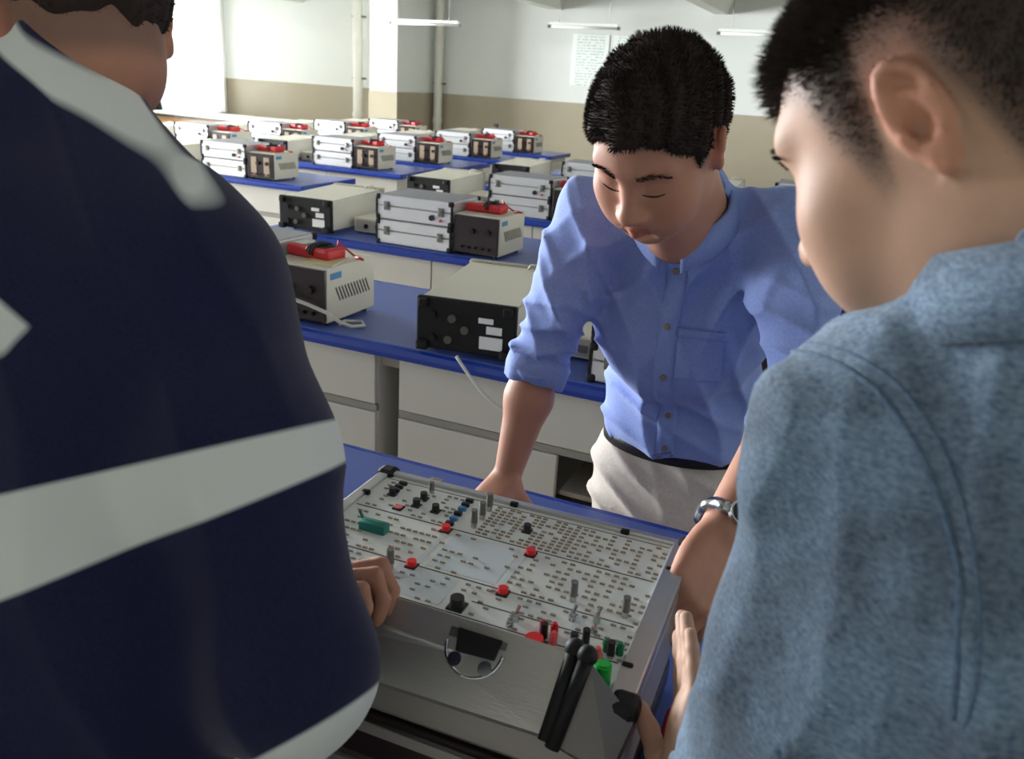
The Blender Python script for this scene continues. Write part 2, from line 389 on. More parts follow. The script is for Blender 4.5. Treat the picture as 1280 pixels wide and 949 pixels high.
# stools
def stool(x, y, rz, zs, label):
    s = empty('stool', (x, y, 0), rz)
    MB().bx(-.17, .17, -.12, .12, zs-.03, zs, .008).build('seat', 'maroon_wood', s)
    for sx in (-1, 1):
        for sy in (-1, 1):
            MB().hexa([(sx*.13+dx, sy*.09+dy, zs-.03) for dx, dy in ((-.016, -.016), (.016, -.016), (.016, .016), (-.016, .016))] +
                      [(sx*.16+dx, sy*.12+dy, 0) for dx, dy in ((-.016, -.016), (.016, -.016), (.016, .016), (-.016, .016))]).build('leg', 'maroon_wood', s)
        MB().bx(sx*.15-.01, sx*.15+.01, -.1, .1, .2, .23).build('stretcher', 'maroon_wood', s)
    tag(s, label, 'stool')
stool(-1.62, 3.10, R(4), .60, 'maroon wooden stool between the first and second bench rows')
stool(-4.06, 4.40, R(20), .62, 'maroon wooden stool before the window side benches')

# ================================================================== INSTRUMENTS ON THE BENCHES
CW, CD, CH = .41, .30, .118
def make_case(upper):
    o = empty('instrument_case')
    s = MB().bx(-CW/2+.005, CW/2-.005, -CD/2+.005, CD/2-.005, .003, CH*.55-.001, .005); s.build('base_shell', 'alu', o)
    MB().bx(-CW/2+.005, CW/2-.005, -CD/2+.005, CD/2-.005, CH*.55+.001, CH-.003, .005).build('lid_shell', 'alu', o)
    MB().bx(-CW/2+.012, CW/2-.012, -CD/2+.012, CD/2-.012, CH-.004, CH-.001).build('top_panel', 'case_top', o)
    for sx in (-1, 1):
        for sy in (-1, 1):
            for z in (.012, CH-.013):
                MB().box((sx*(CW/2-.011), sy*(CD/2-.011), z), (.024, .024, .024), .006).build('corner_cap', 'black_plastic', o)
        MB().bx(sx*(CW/2-.0045)-.0045, sx*(CW/2-.0045)+.0045, -CD/2+.001, -CD/2+.010, .02, CH-.02).build('edge_strip', 'black_plastic', o)
        l = MB().bx(sx*.145-.016, sx*.145+.016, -CD/2+.0005, -CD/2+.006, CH*.38, CH*.72, .002).build('latch', 'handle_metal', o)
        MB().bx(sx*.145-.009, sx*.145+.009, -CD/2-.003, -CD/2+.003, CH*.50, CH*.68, .002).build('latch_clip', 'handle_metal', l)
    if upper:
        MB().cyl((.098, -CD/2+.001, CH*.30), .013, .012, 'Y').build('socket', 'black_plastic', o)
        MB().cyl((.145, -CD/2+.001, CH*.22), .006, .012, 'Y').build('button', 'red_rubber', o)
    return o
SW, SD, SH = .23, .28, .19
def make_supply(variant):
    o = empty('power_supply')
    MB().bx(-SW/2, SW/2, -SD/2+.008, SD/2, .012, SH, .004).build('housing', 'beige_metal', o)
    p = MB().bx(-SW/2+.002, SW/2-.004, -SD/2-.004, -SD/2+.010, .016, SH-.006, .003).build('front_panel', 'dark_panel', o)
    if variant:
        for x in (-.055, .055): MB().bx(x-.024, x+.024, -SD/2-.008, -SD/2-.002, .03, SH-.03, .002).build('lit_strip', 'lit_tan', p)  # light on the window side fronts, painted as tan strips
    MB().cyl((.06, -SD/2-.010, SH*.62), .013, .014, 'Y', n=16).build('knob', 'black_plastic', p)
    MB().cyl((-.02, -SD/2-.010, SH*.62), .013, .014, 'Y', n=16).build('knob', 'black_plastic', p)
    for x in (-.07, -.035, 0, .035, .07): MB().cyl((x, -SD/2-.010, SH*.22), .006, .016, 'Y', n=10).build('terminal', 'black_plastic', p)
    v = MB()
    for s in (-1, 1):
        for k in range(11):
            y = -.075+k*.017
            v.box((s*(SW/2+.0004), y, SH*.52), (.002, .006, .052), 0, (R(28)*1, 0, 0))
    g = v.build('vent_grille', 'vent_dark', o); g['kind'] = 'stuff'
    MB().bx(SW/2-.001, SW/2+.0012, -SD/2+.025, -SD/2+.085, SH*.79, SH*.90).build('label_sticker', 'sticker_blue', o)
    for sx in (-1, 1):
        for sy in (-1, 1): MB().cyl((sx*.09, sy*.11, .006), .011, .012, n=12).build('foot', 'black_plastic', o)
    return o
def make_meter():
    o = empty('multimeter')
    b = MB().box((0, 0, .02), (.092, .185, .04), .012, seg=3).build('body', 'red_rubber', o)
    MB().box((0, .048, .0395), (.066, .055, .006), .002).build('screen', 'lcd', o)
    MB().box((0, -.03, .039), (.070, .085, .005), .002).build('face_plate', 'black_plastic', o)
    MB().cyl((0, -.02, .044), .021, .012, n=20).build('dial', 'black_plastic', o)
    l = MB(); pts = []
    for k in range(40):
        a = k/39*2*math.pi*2.5; pts.append((math.cos(a)*.052, -.035+k/39*.03, .0265+math.sin(a)*.0225))
    l.tube(pts, .0035, 6); l.build('black_lead', 'cable_black', o, True)
    l = MB(); l.tube([(.01, -.085, .045), (.04, -.06, .054), (.062, -.07, .03), (.070, -.095, .012), (.066, -.12, .006)], .0035, 6)
    l.build('red_lead', 'cable_red', o, True)
    l = MB(); l.tube([(.066, -.115, .007), (.050, -.16, .007)], [.007, .004], 8); l.build('probe', 'red_rubber', o, True)
    return o
OW, OD, OH = .30, .52, .175
def make_scope():
    o = empty('oscilloscope')
    h = MB(); w0, w1 = OW/2, OW/2+.004                          # tapering housing, black rear towards -y
    h.hexa([(-w0, -OD/2+.015, .02), (w0, -OD/2+.015, .02), (w0, -OD/2+.015, OH-.008), (-w0, -OD/2+.015, OH-.008),
            (-w1, OD/2-.03, .018), (w1, OD/2-.03, .018), (w1, OD/2-.03, OH+.006), (-w1, OD/2-.03, OH+.006)])
    bmesh.ops.bevel(h.bm, geom=list(h.bm.edges), offset=.008, segments=2, affect='EDGES')
    h.build('housing', 'beige_metal', o)
    p = MB().bx(-OW/2-.003, OW/2+.003, -OD/2, -OD/2+.022, .014, OH-.004, .006).build('rear_panel', 'black_plastic', o)
    for x, z in ((-.10, .12), (-.10, .05), (-.04, .115), (-.05, .05), (.0, .085)):
        MB().cyl((x, -OD/2-.004, z), .012, .012, 'Y', n=14).build('connector', 'vent_dark' if x > -.06 else 'black_plastic', p)
    for x0, x1, z0, z1 in ((.045, .115, .035, .073), (.065, .112, .082, .105), (.04, .085, .112, .128)):
        MB().bx(x0, x1, -OD/2-.0015, -OD/2+.001, z0, z1).build('sticker', 'sticker_white', p)
    for s in (-1, 1):
        MB().bx(s*OW*.43-.018, s*OW*.43+.018, -OD/2-.022, -OD/2+.004, .012, .04, .006).build('cord_foot', 'black_plastic', o)
        MB().bx(s*OW*.43-.014, s*OW*.43+.014, -OD/2-.016, -OD/2+.004, OH-.035, OH-.008, .005).build('cord_foot', 'black_plastic', o)
        for sy in (-1, 1): MB().cyl((s*.11, sy*.19, .01), .012, .02, n=12).build('foot', 'black_plastic', o)
    MB().bx(-OW/2-.006, OW/2+.006, OD/2-.032, OD/2-.004, .016, OH+.012, .006).build('front_bezel', 'beige_dark', o)
    h = MB(); h.tube([(.06, OD/2-.05, OH+.004), (.07, OD/2-.05, OH+.02), (.11, OD/2-.05, OH+.022), (.125, OD/2-.05, OH+.004)], .004, 8)
    h.build('carry_handle', 'beige_dark', o, True)
    return o
GW, GD, GH = .21, .24, .078
def make_gen():
    o = empty('signal_generator')
    MB().bx(-GW/2, GW/2, -GD/2, GD/2, .008, GH, .004).build('housing', 'beige_metal', o)
    p = MB().bx(-GW/2+.01, GW/2-.01, -GD/2-.003, -GD/2+.004, .016, GH-.008, .002).build('rear_plate', 'cabinet_inside', o)
    MB().cyl((-.03, -GD/2-.006, GH*.5), .012, .01, 'Y', n=14).build('socket', 'black_plastic', p)
    MB().bx(.02, .07, -GD/2-.005, -GD/2-.002, GH*.35, GH*.65).build('sticker', 'handle_metal', p)
    for sx in (-1, 1):
        for sy in (-1, 1): MB().cyl((sx*.085, sy*.1, .004), .009, .008, n=10).build('foot', 'black_plastic', o)
    return o
PROTO = {}
def place(kind, x, y, z, rz, label, cat, group):
    if kind not in PROTO:
        f = {'case_u': lambda: make_case(True), 'case_l': lambda: make_case(False), 'supply': lambda: make_supply(0), 'supply_t': lambda: make_supply(1),
             'meter': make_meter, 'scope': make_scope, 'gen': make_gen}[kind]
        o = f(); PROTO[kind] = o
    else: o = copy_tree(PROTO[kind])
    o.location = (x, y, z); o.rotation_euler = (0, 0, rz); tag(o, label, cat, group); return o
def station(xr, yf, where, parts, tan=False, scope_rot=5, seed=0):
    rnd = random.Random(seed)
    if 'c' in parts:
        place('case_l', xr-.445, yf+.03+CD/2, WT, R(rnd.uniform(-1, 1)), 'lower silver case of the stack '+where, 'case', 'silver instrument cases on the benches')
        place('case_u', xr-.445, yf+.03+CD/2, WT+CH, R(rnd.uniform(-1.5, 1.5)), 'upper silver case of the stack '+where, 'case', 'silver instrument cases on the benches')
    if 'p' in parts:
        place('supply_t' if tan else 'supply', xr-SW/2, yf+.04+SD/2, WT, R(rnd.uniform(-2, 1)), 'beige power supply with dark front '+where, 'power supply', 'power supplies on the benches')
    if 'm' in parts:
        place('meter', xr-.135, yf+.04+SD*.50, WT+SH, R(90+rnd.uniform(-14, 8)), 'red multimeter on the supply '+where, 'multimeter', 'red multimeters on the benches')
    if 's' in parts:
        place('scope', xr-1.065, yf+.02+OD/2, WT, R(scope_rot), 'beige oscilloscope showing its black rear '+where, 'oscilloscope', 'oscilloscopes on the benches')
    if 'g' in parts:
        place('gen', xr-.775, yf+.19+GD/2, WT, R(rnd.uniform(-2, 2)), 'small pale signal generator '+where, 'signal generator', 'signal generators on the benches')
# first row behind the standing man
station(-1.53, 2.06, 'at the left end of the first bench row', 'cpm', seed=1)
station(0.0, 2.06, 'on the first bench row right behind the man', 'scgpm', scope_rot=8, seed=2)
station(-1.53, 3.37, 'at the aisle end of the second centre row', 'scgpm', scope_rot=2, seed=3)
station(0.0, 3.37, 'at the middle of the second centre row', 'scgpm', scope_rot=3, seed=4)
station(-1.53, 4.62, 'at the aisle end of the third centre row', 'scgpm', scope_rot=0, seed=5)
station(-1.53, 5.87, 'at the aisle end of the fourth centre row', 'scgpm', scope_rot=2, seed=6)
station(0.0, 5.87, 'at the middle of the fourth centre row', 'scp', scope_rot=2, seed=7)
for r, (y, xe) in LB.items():
    xr = {1: -3.925, 2: -3.82, 3: -3.75, 4: -3.69, 5: -3.64}[r]
    station(xr, y, 'at the aisle end of the %s window side row' % ORD[r], 'scgpm', tan=True, scope_rot=random.uniform(-3, 3), seed=10+r)
    station(xr-1.53, y, 'at the window end of the %s window side row' % ORD[r], 'scgpm', tan=True, scope_rot=random.uniform(-3, 3), seed=20+r)
# booklet and loose cables of the first row
bk = empty('instruction_booklet', (-1.595, 2.19, WT+SH), R(14)); tag(bk, 'tan instruction booklet on the nearest power supply', 'booklet')
MB().bx(-.05, .05, -.065, .065, .0, .004).build('pages', 'sticker_white', bk); MB().bx(-.052, .052, -.067, .067, .004, .0055).build('cover', 'manual_paper', bk)
c = MB(); c.tube([(-1.73, 2.09, .87), (-1.72, 2.072, .885), (-1.66, 2.07, .89), (-1.58, 2.07, .878), (-1.52, 2.09, .855), (-1.48, 2.10, .83), (-1.455, 2.13, .81), (-1.44, 2.18, .805), (-1.47, 2.21, .806), (-1.51, 2.17, .81), (-1.49, 2.12, .815)], .006, 8)
tag(c.build('mains_cable', 'cable_white', None, True), 'white cable curled before the nearest power supply', 'cable')
c = MB(); pts = []
for k in range(25):
    u = k/24; pts.append((-1.03+.30*u, 2.038-.012*math.sin(u*math.pi), .815-.13*math.sin(min(1, u*1.25)*math.pi*.62)+(.0 if u < .8 else (u-.8)*.35)))
c.tube([(-1.03, 2.046, .814)]+pts, .005, 8)
tag(c.build('mains_cable', 'cable_white', None, True), 'white cable drooping over the bench edge below the oscilloscope', 'cable')
bt = empty('spray_bottle', (-4.33, 9.40, WT)); tag(bt, 'small dark bottle on the farthest window side bench', 'bottle')
MB().cyl((0, 0, .10), .04, .20, n=16).build('bottle_body', 'black_plastic', bt); MB().cyl((0, 0, .215), .016, .04, n=12).build('neck', 'black_plastic', bt); MB().bx(-.04, .015, -.012, .012, .235, .27, .004).build('nozzle', 'black_plastic', bt)

# ================================================================== THE OPEN TRAINER CASE ON THE NEAR BENCH
PZ = 1.023; PW, PD = .437, .315
tr = empty('trainer_case', (-.582, .946, 0), R(1.9))            # local: x along the long side, y = -v away from the rear edge
tag(tr, 'open aluminium trainer case with white component panel', 'trainer case')
ZB = WT+.115
MB().bx(-.012, PW+.012, -PD-.010, .008, ZB, PZ-.012, .006).build('case_shell', 'alu_brushed', tr)
fr = MB()
fr.bx(-.012, PW+.012, -.004, .008, PZ-.014, PZ+.005, .002); fr.bx(-.012, PW+.012, -PD-.010, -PD+.002, PZ-.014, PZ+.005, .002)
fr.bx(-.012, .003, -PD, 0, PZ-.014, PZ+.005, .002); fr.bx(PW-.014, PW+.012, -PD, 0, PZ-.014, PZ+.005, .002)
fr.build('rim_frame', 'alu_frame', tr)
for x in (-.004, PW+.004):
    for y in (.004, -PD-.002): MB().box((x, y, PZ-.004), (.03, .03, .024), .008).build('corner_cap', 'black_plastic', tr)
pn = MB().bx(.003, PW-.014, -PD+.002, -.004, PZ-.012, PZ).build('panel', 'panel_white', tr)
ln = MB(); b2 = MB()
for v in (.0985, .196, .262): ln.bx(.006, PW-.018, -v-.0006, -v+.0006, PZ-.001, PZ+.0006)
ln.bx(.24, PW-.018, -.2325, -.2315, PZ-.001, PZ+.0006); ln.bx(.006, PW-.018, -.0125, -.0119, PZ-.001, PZ+.0006); ln.bx(.006, PW-.018, -.3065, -.3055, PZ-.001, PZ+.0006)
ln.build('printed_lines', 'print_black', pn)
for u, v0, v1 in ((.148, .102, .193), (.258, .102, .193), (.118, .2, .26), (.30, .2, .229), (.325, .235, .26), (.36, .2, .26), (.425, .015, .30), (.205, .015, .095)):
    b2.bx(u-.003, u+.003, -v1, -v0, PZ-.001, PZ+.0004)
b2.bx(.16, .25, -.19, -.105, PZ-.001, PZ+.0003); b2.bx(.13, .21, -.255, -.2, PZ-.001, PZ+.0003)
b2.build('printed_fields', 'print_blue', pn)
# rows of small sockets and printed captions: far too many to pick apart
rs = random.Random(3)
def pins(areas, name, m, r=.0026):
    q = MB()
    for (u0, u1, v0, v1, nu, nv, keep) in areas:
        for i in range(nu):
            for j in range(nv):
                if rs.random() > keep: continue
                u = u0+(u1-u0)*i/max(1, nu-1); v = v0+(v1-v0)*j/max(1, nv-1)
                q.bx(u-r*1.7, u+r*1.7, -v-r*.6, -v+r*.6, PZ-.002, PZ+.002)
    o = q.build(name, m, pn); o['kind'] = 'stuff'
pins([(.185, .30, .018, .092, 13, 10, .85), (.31, .418, .02, .092, 12, 8, .6), (.155, .25, .11, .19, 10, 7, .28), (.265, .42, .108, .19, 15, 8, .62), (.02, .14, .112, .19, 14, 6, .55)], 'sockets', 'brass_socket', .0019)
pins([(.02, .13, .022, .092, 12, 8, .42), (.03, .11, .205, .255, 8, 5, .3), (.13, .25, .205, .255, 10, 5, .45), (.255, .42, .203, .228, 16, 3, .5), (.26, .42, .238, .258, 16, 2, .45), (.08, .40, .268, .30, 26, 3, .4)], 'sockets', 'socket_grey', .0018)
def part(n, m, mb, label=None):
    o = mb.build(n, m, tr)
    if label: o['label'] = label
    return smooth_by_angle(o)
def post(u, v, h, r, n, m, base=None, rt=None):
    o = part(n, m, MB().cyl((u, -v, PZ+h*.3+h*.35), r, h*.7, r2=rt or r*.92, n=16))
    b = MB().cyl((u, -v, PZ+h*.15), (base or r*.6), h*.32, n=12).build('shaft', 'chrome', o)
for u, v in ((.174, .0813), (.1752, .0567), (.1745, .0310), (.1255, .2153), (.3433, .179), (.4053, .1812)): post(u, v, .026, .0048, 'potentiometer', 'knob_grey', .004)
post(.0812, .0221, .017, .0042, 'potentiometer', 'knob_grey', .004)
def cap(u, v, r, h, m, n='push_button'):
    o = part(n, m, MB().cyl((u, -v, PZ+h*.55), r, h*.9, r2=r*.9, n=18)); MB().bx(u-r*1.15, u+r*1.15, -v-r*1.15, -v+r*1.15, PZ-.001, PZ+.0022, .001).build('seat', 'print_black', o)
for u, v in ((.1456, .1066), (.1461, .2), (.2651, .1095), (.266, .202)): cap(u, v, .0062, .0085, 'cap_red')
cap(.0624, .0829, .006, .003, 'cap_pink', 'indicator'); cap(.3315, .2754, .0105, .012, 'cap_red')
for u, v in ((.2407, .0588), (.0356, .0524), (.0805, .0658), (.0809, .0447), (.1109, .0678)): cap(u, v, .0055, .011, 'knob_black', 'black_knob')
cap(.2297, .2487, .0088, .013, 'knob_black', 'black_knob')
for u, v in ((.1432, .0902), (.1425, .0761), (.1418, .0617), (.1411, .047), (.1403, .0346), (.1405, .0213)):
    part('dip_switch', 'sticker_blue' if v in (.047, .0761) else 'knob_black', MB().bx(u-.0055, u+.0055, -v-.0035, -v+.0035, PZ-.001, PZ+.005, .001))
for u, v in ((.0345, .0196), (.0342, .031), (.0349, .0418)):
    part('slide_switch', 'knob_black', MB().bx(u-.006, u+.006, -v-.003, -v+.003, PZ-.001, PZ+.005, .001))
z = part('zif_socket', 'teal_plastic', MB().bx(.044, .082, -.156, -.140, PZ, PZ+.012, .0015))
MB().bx(.05, .077, -.1485, -.1475, PZ+.0115, PZ+.0125).build('slot', 'green_dark', z); MB().tube([(.044, -.142, PZ+.008), (.036, -.139, PZ+.017)], .002, 8).build('lever', 'teal_plastic', z)
for u, v in ((.2962, .2553), (.2977, .2418), (.3537, .2128), (.3794, .2052), (.3821, .2245), (.1215, .2195)):
    t = part('toggle_switch', 'chrome', MB().cyl((u, -v, PZ+.003), .0045, .006, n=6).cyl((u, -v, PZ+.0075), .003, .005, n=12))
    MB().tube([(u, -v, PZ+.008), (u+.002, -v+.004, PZ+.017)], [.0014, .0024], 8).build('lever', 'chrome', t)
for u, v, m in ((.4027, .2478, 'green_dark'), (.4165, .247, 'green_dark'), (.3977, .2646, 'cap_pink'), (.3316, .2475, 'red_rubber'), (.344, .2462, 'red_rubber'), (.348, .2609, 'cap_pink')):
    part('terminal_post', m, MB().cyl((u, -v, PZ+.0055), .0042, .011, n=14).cyl((u, -v, PZ+.0125), .0028, .004, n=12))
for u, v in ((.3694, .258), (.3792, .2458), (.4086, .2537), (.3355, .2564)):
    part('banana_plug', 'knob_black', MB().cyl((u, -v, PZ+.009), .0042, .018, n=14))
part('wire_connector', 'green_plastic', MB().cyl((.4118, -.2975, PZ+.011), .0085, .022, n=18).cyl((.4118, -.2975, PZ+.021), .0062, .006, n=18), 'bright green cylindrical plug')
for u, v in ((.4326, .0676), (.4297, .2661), (.3586, .0036), (.2002, .0036), (.0030, .0685)):
    part('panel_screw', 'black_plastic', MB().bx(u-.006, u+.006, -v-.0035, -v+.0035, PZ, PZ+.007, .002))
hk = part('latch', 'chrome', MB().bx(.055, .085, .008, .012, PZ-.03, PZ-.001, .002).bx(.06, .08, .010, .020, PZ-.004, PZ+.003, .002))
# lower closed case, on which the trainer stands
lc = empty('carry_case', (-.365, .79, WT), R(1.5)); tag(lc, 'closed aluminium case underneath the open trainer case', 'case')
LW, LD, LH = .455, .345, .113
MB().bx(-LW/2, LW/2, -LD/2, LD/2, .004, LH*.40, .004).build('base_shell', 'dark_panel', lc)
MB().bx(-LW/2+.003, LW/2-.003, -LD/2+.003, LD/2-.003, LH*.40, LH*.50).build('seam', 'kick', lc)
MB().bx(-LW/2, LW/2, -LD/2, LD/2, LH*.50, LH, .004).build('lid_shell', 'dark_panel', lc)
for zz in (LH*.08, LH*.36, LH*.90): MB().bx(-LW/2-.002, LW/2+.002, -LD/2-.002, -LD/2+.004, zz-.007, zz+.007).build('side_band', 'alu_brushed', lc)
for sx in (-1, 1):
    for zz in (.0145, LH-.010): MB().box((sx*(LW/2-.008), -LD/2+.008, zz), (.03, .03, .026), .008).build('corner_cap', 'black_plastic', lc)
# loose lid leaning at the front of the open case: clasp side turned up to the viewer
ld = empty('case_lid', (-.33, .61, 1.0)); tag(ld, 'loose aluminium lid with round clasp held before the open case', 'lid')
def wl_(p): return (p[0]+.33, p[1]-.61, p[2]-1.0)
TL, TR_, BR_, BL = (-.455, .652, 1.051), (-.192, .652, 1.056), (-.197, .602, .992), (-.458, .602, .978)
nb = Vector((0, .35, -.94))*.016
back = lambda p: tuple(Vector(p)+Vector((0, .012, -.016)))
MB().hexa([wl_(p) for p in (TL, TR_, BR_, BL)]+[wl_(back(p)) for p in (TL, TR_, BR_, BL)]).build('long_side', 'alu_brushed', ld)
E0, E1, E2, E3 = (-.170, .645, 1.058), (-.118, .632, 1.018), (-.128, .596, .978), (-.182, .600, .988)
MB().hexa([wl_(p) for p in (E0, E1, E2, E3)]+[wl_(back(p)) for p in (E0, E1, E2, E3)]).build('short_side', 'alu_shaded', ld)  # shade of this lid side is put into a darker metal colour
for a, b, r in ((TR_, BR_, .0075), (E0, E3, .0075)):
    a2 = (a[0]+(.004 if a is TR_ else -.003), a[1]-.002, a[2]+.004); b2_ = (b[0]+(.004 if b is BR_ else -.003), b[1]-.004, b[2]-.002)
    MB().tube([wl_(a2), wl_(b2_)], r, 10).build('corner_strip', 'black_plastic', ld, True)
    MB().sph(wl_((a2[0], a2[1]+.002, a2[2]+.001)), .0105, n=12).build('corner_cap', 'black_plastic', ld, True)
# clasp: rounded half disc plate with dark catch
fx = Vector((1, 0, .015)).normalized(); fy = (Vector(TL)-Vector(BL)).normalized(); fn = fx.cross(fy).normalized()
cc = Vector((-.288, .6475, 1.0445))
def onf(u, v, d): return wl_(cc+fx*u+fy*v+fn*d)
def plate(poly, d0, d1):
    q = MB(); A = [q.bm.verts.new(onf(u, v, d0)) for u, v in poly]; B = [q.bm.verts.new(onf(u, v, d1)) for u, v in poly]; n = len(poly)
    for k in range(n): q.bm.faces.new((A[k], A[(k+1) % n], B[(k+1) % n], B[k]))
    q.bm.faces.new(A[::-1]); q.bm.faces.new(B); return q
half = [(.032, 0)]+[(.032*math.cos(a), -.014-.030*math.sin(a)) for a in np.linspace(0, math.pi, 17)]+[(-.032, 0)]
cl = plate(half, .0, .003).build('clasp', 'handle_metal', ld)
MB().tube([onf(u*.98, v*.98, .003) for u, v in half[1:-1]], .0026, 8).build('clasp_rim', 'chrome', cl, True)
plate([(-.022, .001), (.026, .001), (.024, -.02), (-.018, -.022)], .003, .008).build('catch', 'black_plastic', cl)
for u in (-.017, .017): plate([(u+.0075*math.cos(a), -.030+.0075*math.sin(a)) for a in np.linspace(0, 2*math.pi, 14)[:-1]], .003, .006).build('rivet', 'chrome', cl)
# red multimeter beside the trainer
mm = copy_tree(PROTO['meter']); mm.location = (-.075, .80, WT); mm.rotation_euler = (0, 0, R(3)); tag(mm, 'red multimeter lying on the near bench beside the open trainer case', 'multimeter', 'red multimeters on the benches')
mm.location.z = WT

# ================================================================== PEOPLE: smooth-blended volumes turned into one continuous mesh
def V3(*a): return np.array(a, float)
def unit(v): v = np.asarray(v, float); return v/np.linalg.norm(v)
def frame(fwd, up=(0, 0, 1), roll=0):
    """columns: x = subject's right, y = forward, z = up"""
    y = unit(fwd); x = unit(np.cross(y, up)); z = np.cross(x, y)
    if roll: x, z = x*math.cos(roll)+z*math.sin(roll), z*math.cos(roll)-x*math.sin(roll)
    return np.stack([x, y, z], 1)
class Field:
    def __init__(s, lo, hi, h):
        s.h = h; s.lo = np.asarray(lo, float); s.n = np.ceil((np.asarray(hi)-s.lo)/h).astype(int)+1
        s.V = np.full(s.n, .05, np.float32)
    def _sl(s, lo, hi, pad):
        a = np.clip(np.floor((np.asarray(lo)-pad-s.lo)/s.h).astype(int), 0, s.n); b = np.clip(np.ceil((np.asarray(hi)+pad-s.lo)/s.h).astype(int)+1, 0, s.n)
        if np.any(b <= a): return None, None
        g = [(s.lo[i]+s.h*np.arange(a[i], b[i])).astype(np.float32) for i in range(3)]
        return (slice(a[0], b[0]), slice(a[1], b[1]), slice(a[2], b[2])), (g[0][:, None, None], g[1][None, :, None], g[2][None, None, :])
    def _mix(s, sl, d, k, mode):
        v = s.V[sl]
        if mode == 'sub': d = -d; a = np.maximum(v, d); t = np.maximum(k-np.abs(v-d), 0); s.V[sl] = a+t*t/(4*k)
        elif mode == 'int': a = np.maximum(v, d); t = np.maximum(k-np.abs(v-d), 0); s.V[sl] = a+t*t/(4*k)
        else: a = np.minimum(v, d); t = np.maximum(k-np.abs(v-d), 0); s.V[sl] = a-t*t/(4*k)
    def ell(s, c, r, M=None, k=.02, mode='add'):
        c = np.asarray(c, float); r = np.asarray(r, float); M = np.eye(3) if M is None else M
        e = np.sqrt(((M*r[None, :])**2).sum(1)); sl, g = s._sl(c-e, c+e, k+.012)
        if sl is None: return
        q = [(g[0]-c[0])*M[0, i]+(g[1]-c[1])*M[1, i]+(g[2]-c[2])*M[2, i] for i in range(3)]
        k0 = np.sqrt(sum((q[i]/r[i])**2 for i in range(3)))+1e-9; k1 = np.sqrt(sum((q[i]/r[i]**2)**2 for i in range(3)))+1e-9
        s._mix(sl, (k0*(k0-1)/k1).astype(np.float32), k, mode)
    def sph(s, c, r, k=.02, mode='add'): s.ell(c, (r, r, r), None, k, mode)
    def cap(s, a, b, ra, rb=None, k=.02, mode='add', flat=None):
        a = np.asarray(a, float); b = np.asarray(b, float); rb = ra if rb is None else rb; R_ = max(ra, rb)
        sl, g = s._sl(np.minimum(a, b)-R_, np.maximum(a, b)+R_, k+.012)
        if sl is None: return
        ab = b-a; L2 = max(ab@ab, 1e-12); p = [g[i]-a[i] for i in range(3)]
        t = np.clip((p[0]*ab[0]+p[1]*ab[1]+p[2]*ab[2])/L2, 0, 1)
        q = [p[i]-t*ab[i] for i in range(3)]; d2 = q[0]**2+q[1]**2+q[2]**2
        if flat is not None:                                    # flatten along a direction: (unit vector, factor > 1)
            n, fac = flat; w_ = q[0]*n[0]+q[1]*n[1]+q[2]*n[2]; d2 = d2+w_*w_*(fac*fac-1)
        s._mix(sl, (np.sqrt(d2)-(ra+(rb-ra)*t)).astype(np.float32), k, mode)
    def chain(s, pts, rs, k=.02, **kw):
        for i in range(len(pts)-1): s.cap(pts[i], pts[i+1], rs[i], rs[i+1], k, **kw)
    def cut(s, p, n, k=.004, rad=None):
        """remove everything on the side the normal points to (only within rad of p if given)"""
        n = unit(n)
        if rad:
            sl, g = s._sl(np.asarray(p)-rad, np.asarray(p)+rad, 0)
            d = (g[0]-p[0])*n[0]+(g[1]-p[1])*n[1]+(g[2]-p[2])*n[2]; s._mix(sl, d.astype(np.float32), k, 'int'); return
        g = [(s.lo[i]+s.h*np.arange(s.n[i])).astype(np.float32) for i in range(3)]
        d = (g[0][:, None, None]-p[0])*n[0]+(g[1][None, :, None]-p[1])*n[1]+(g[2][None, None, :]-p[2])*n[2]
        s._mix((slice(None),)*3, d.astype(np.float32), k, 'int')
    def warp(s, fn, band=.03):
        i = np.argwhere(np.abs(s.V) < band); P = s.lo+s.h*i
        s.V[i[:, 0], i[:, 1], i[:, 2]] += fn(P).astype(np.float32)
    def mesh(s):
        V = s.V; n = V.shape; ins = V < 0
        c = np.zeros((n[0]-1, n[1]-1, n[2]-1), np.int8)
        for dx in (0, 1):
            for dy in (0, 1):
                for dz in (0, 1): c += ins[dx:n[0]-1+dx, dy:n[1]-1+dy, dz:n[2]-1+dz]
        act = (c > 0) & (c < 8); idx = np.argwhere(act); num = np.full(c.shape, -1, np.int32); num[act] = np.arange(len(idx))
        P = np.zeros((len(idx), 3)); W_ = np.zeros(len(idx)); cor = [(a, b, d) for a in (0, 1) for b in (0, 1) for d in (0, 1)]
        val = {q: V[idx[:, 0]+q[0], idx[:, 1]+q[1], idx[:, 2]+q[2]].astype(float) for q in cor}
        for q in cor:
            for ax in range(3):
                if q[ax]: continue
                r = list(q); r[ax] = 1; r = tuple(r); a, b = val[q], val[r]; mm_ = (a < 0) != (b < 0)
                t = np.where(mm_, a/np.where(mm_, a-b, 1), 0); o = np.zeros((len(idx), 3)); o[:] = q; o[:, ax] += t
                P += o*mm_[:, None]; W_ += mm_
        P = s.lo+s.h*(idx+P/W_[:, None]); F = []
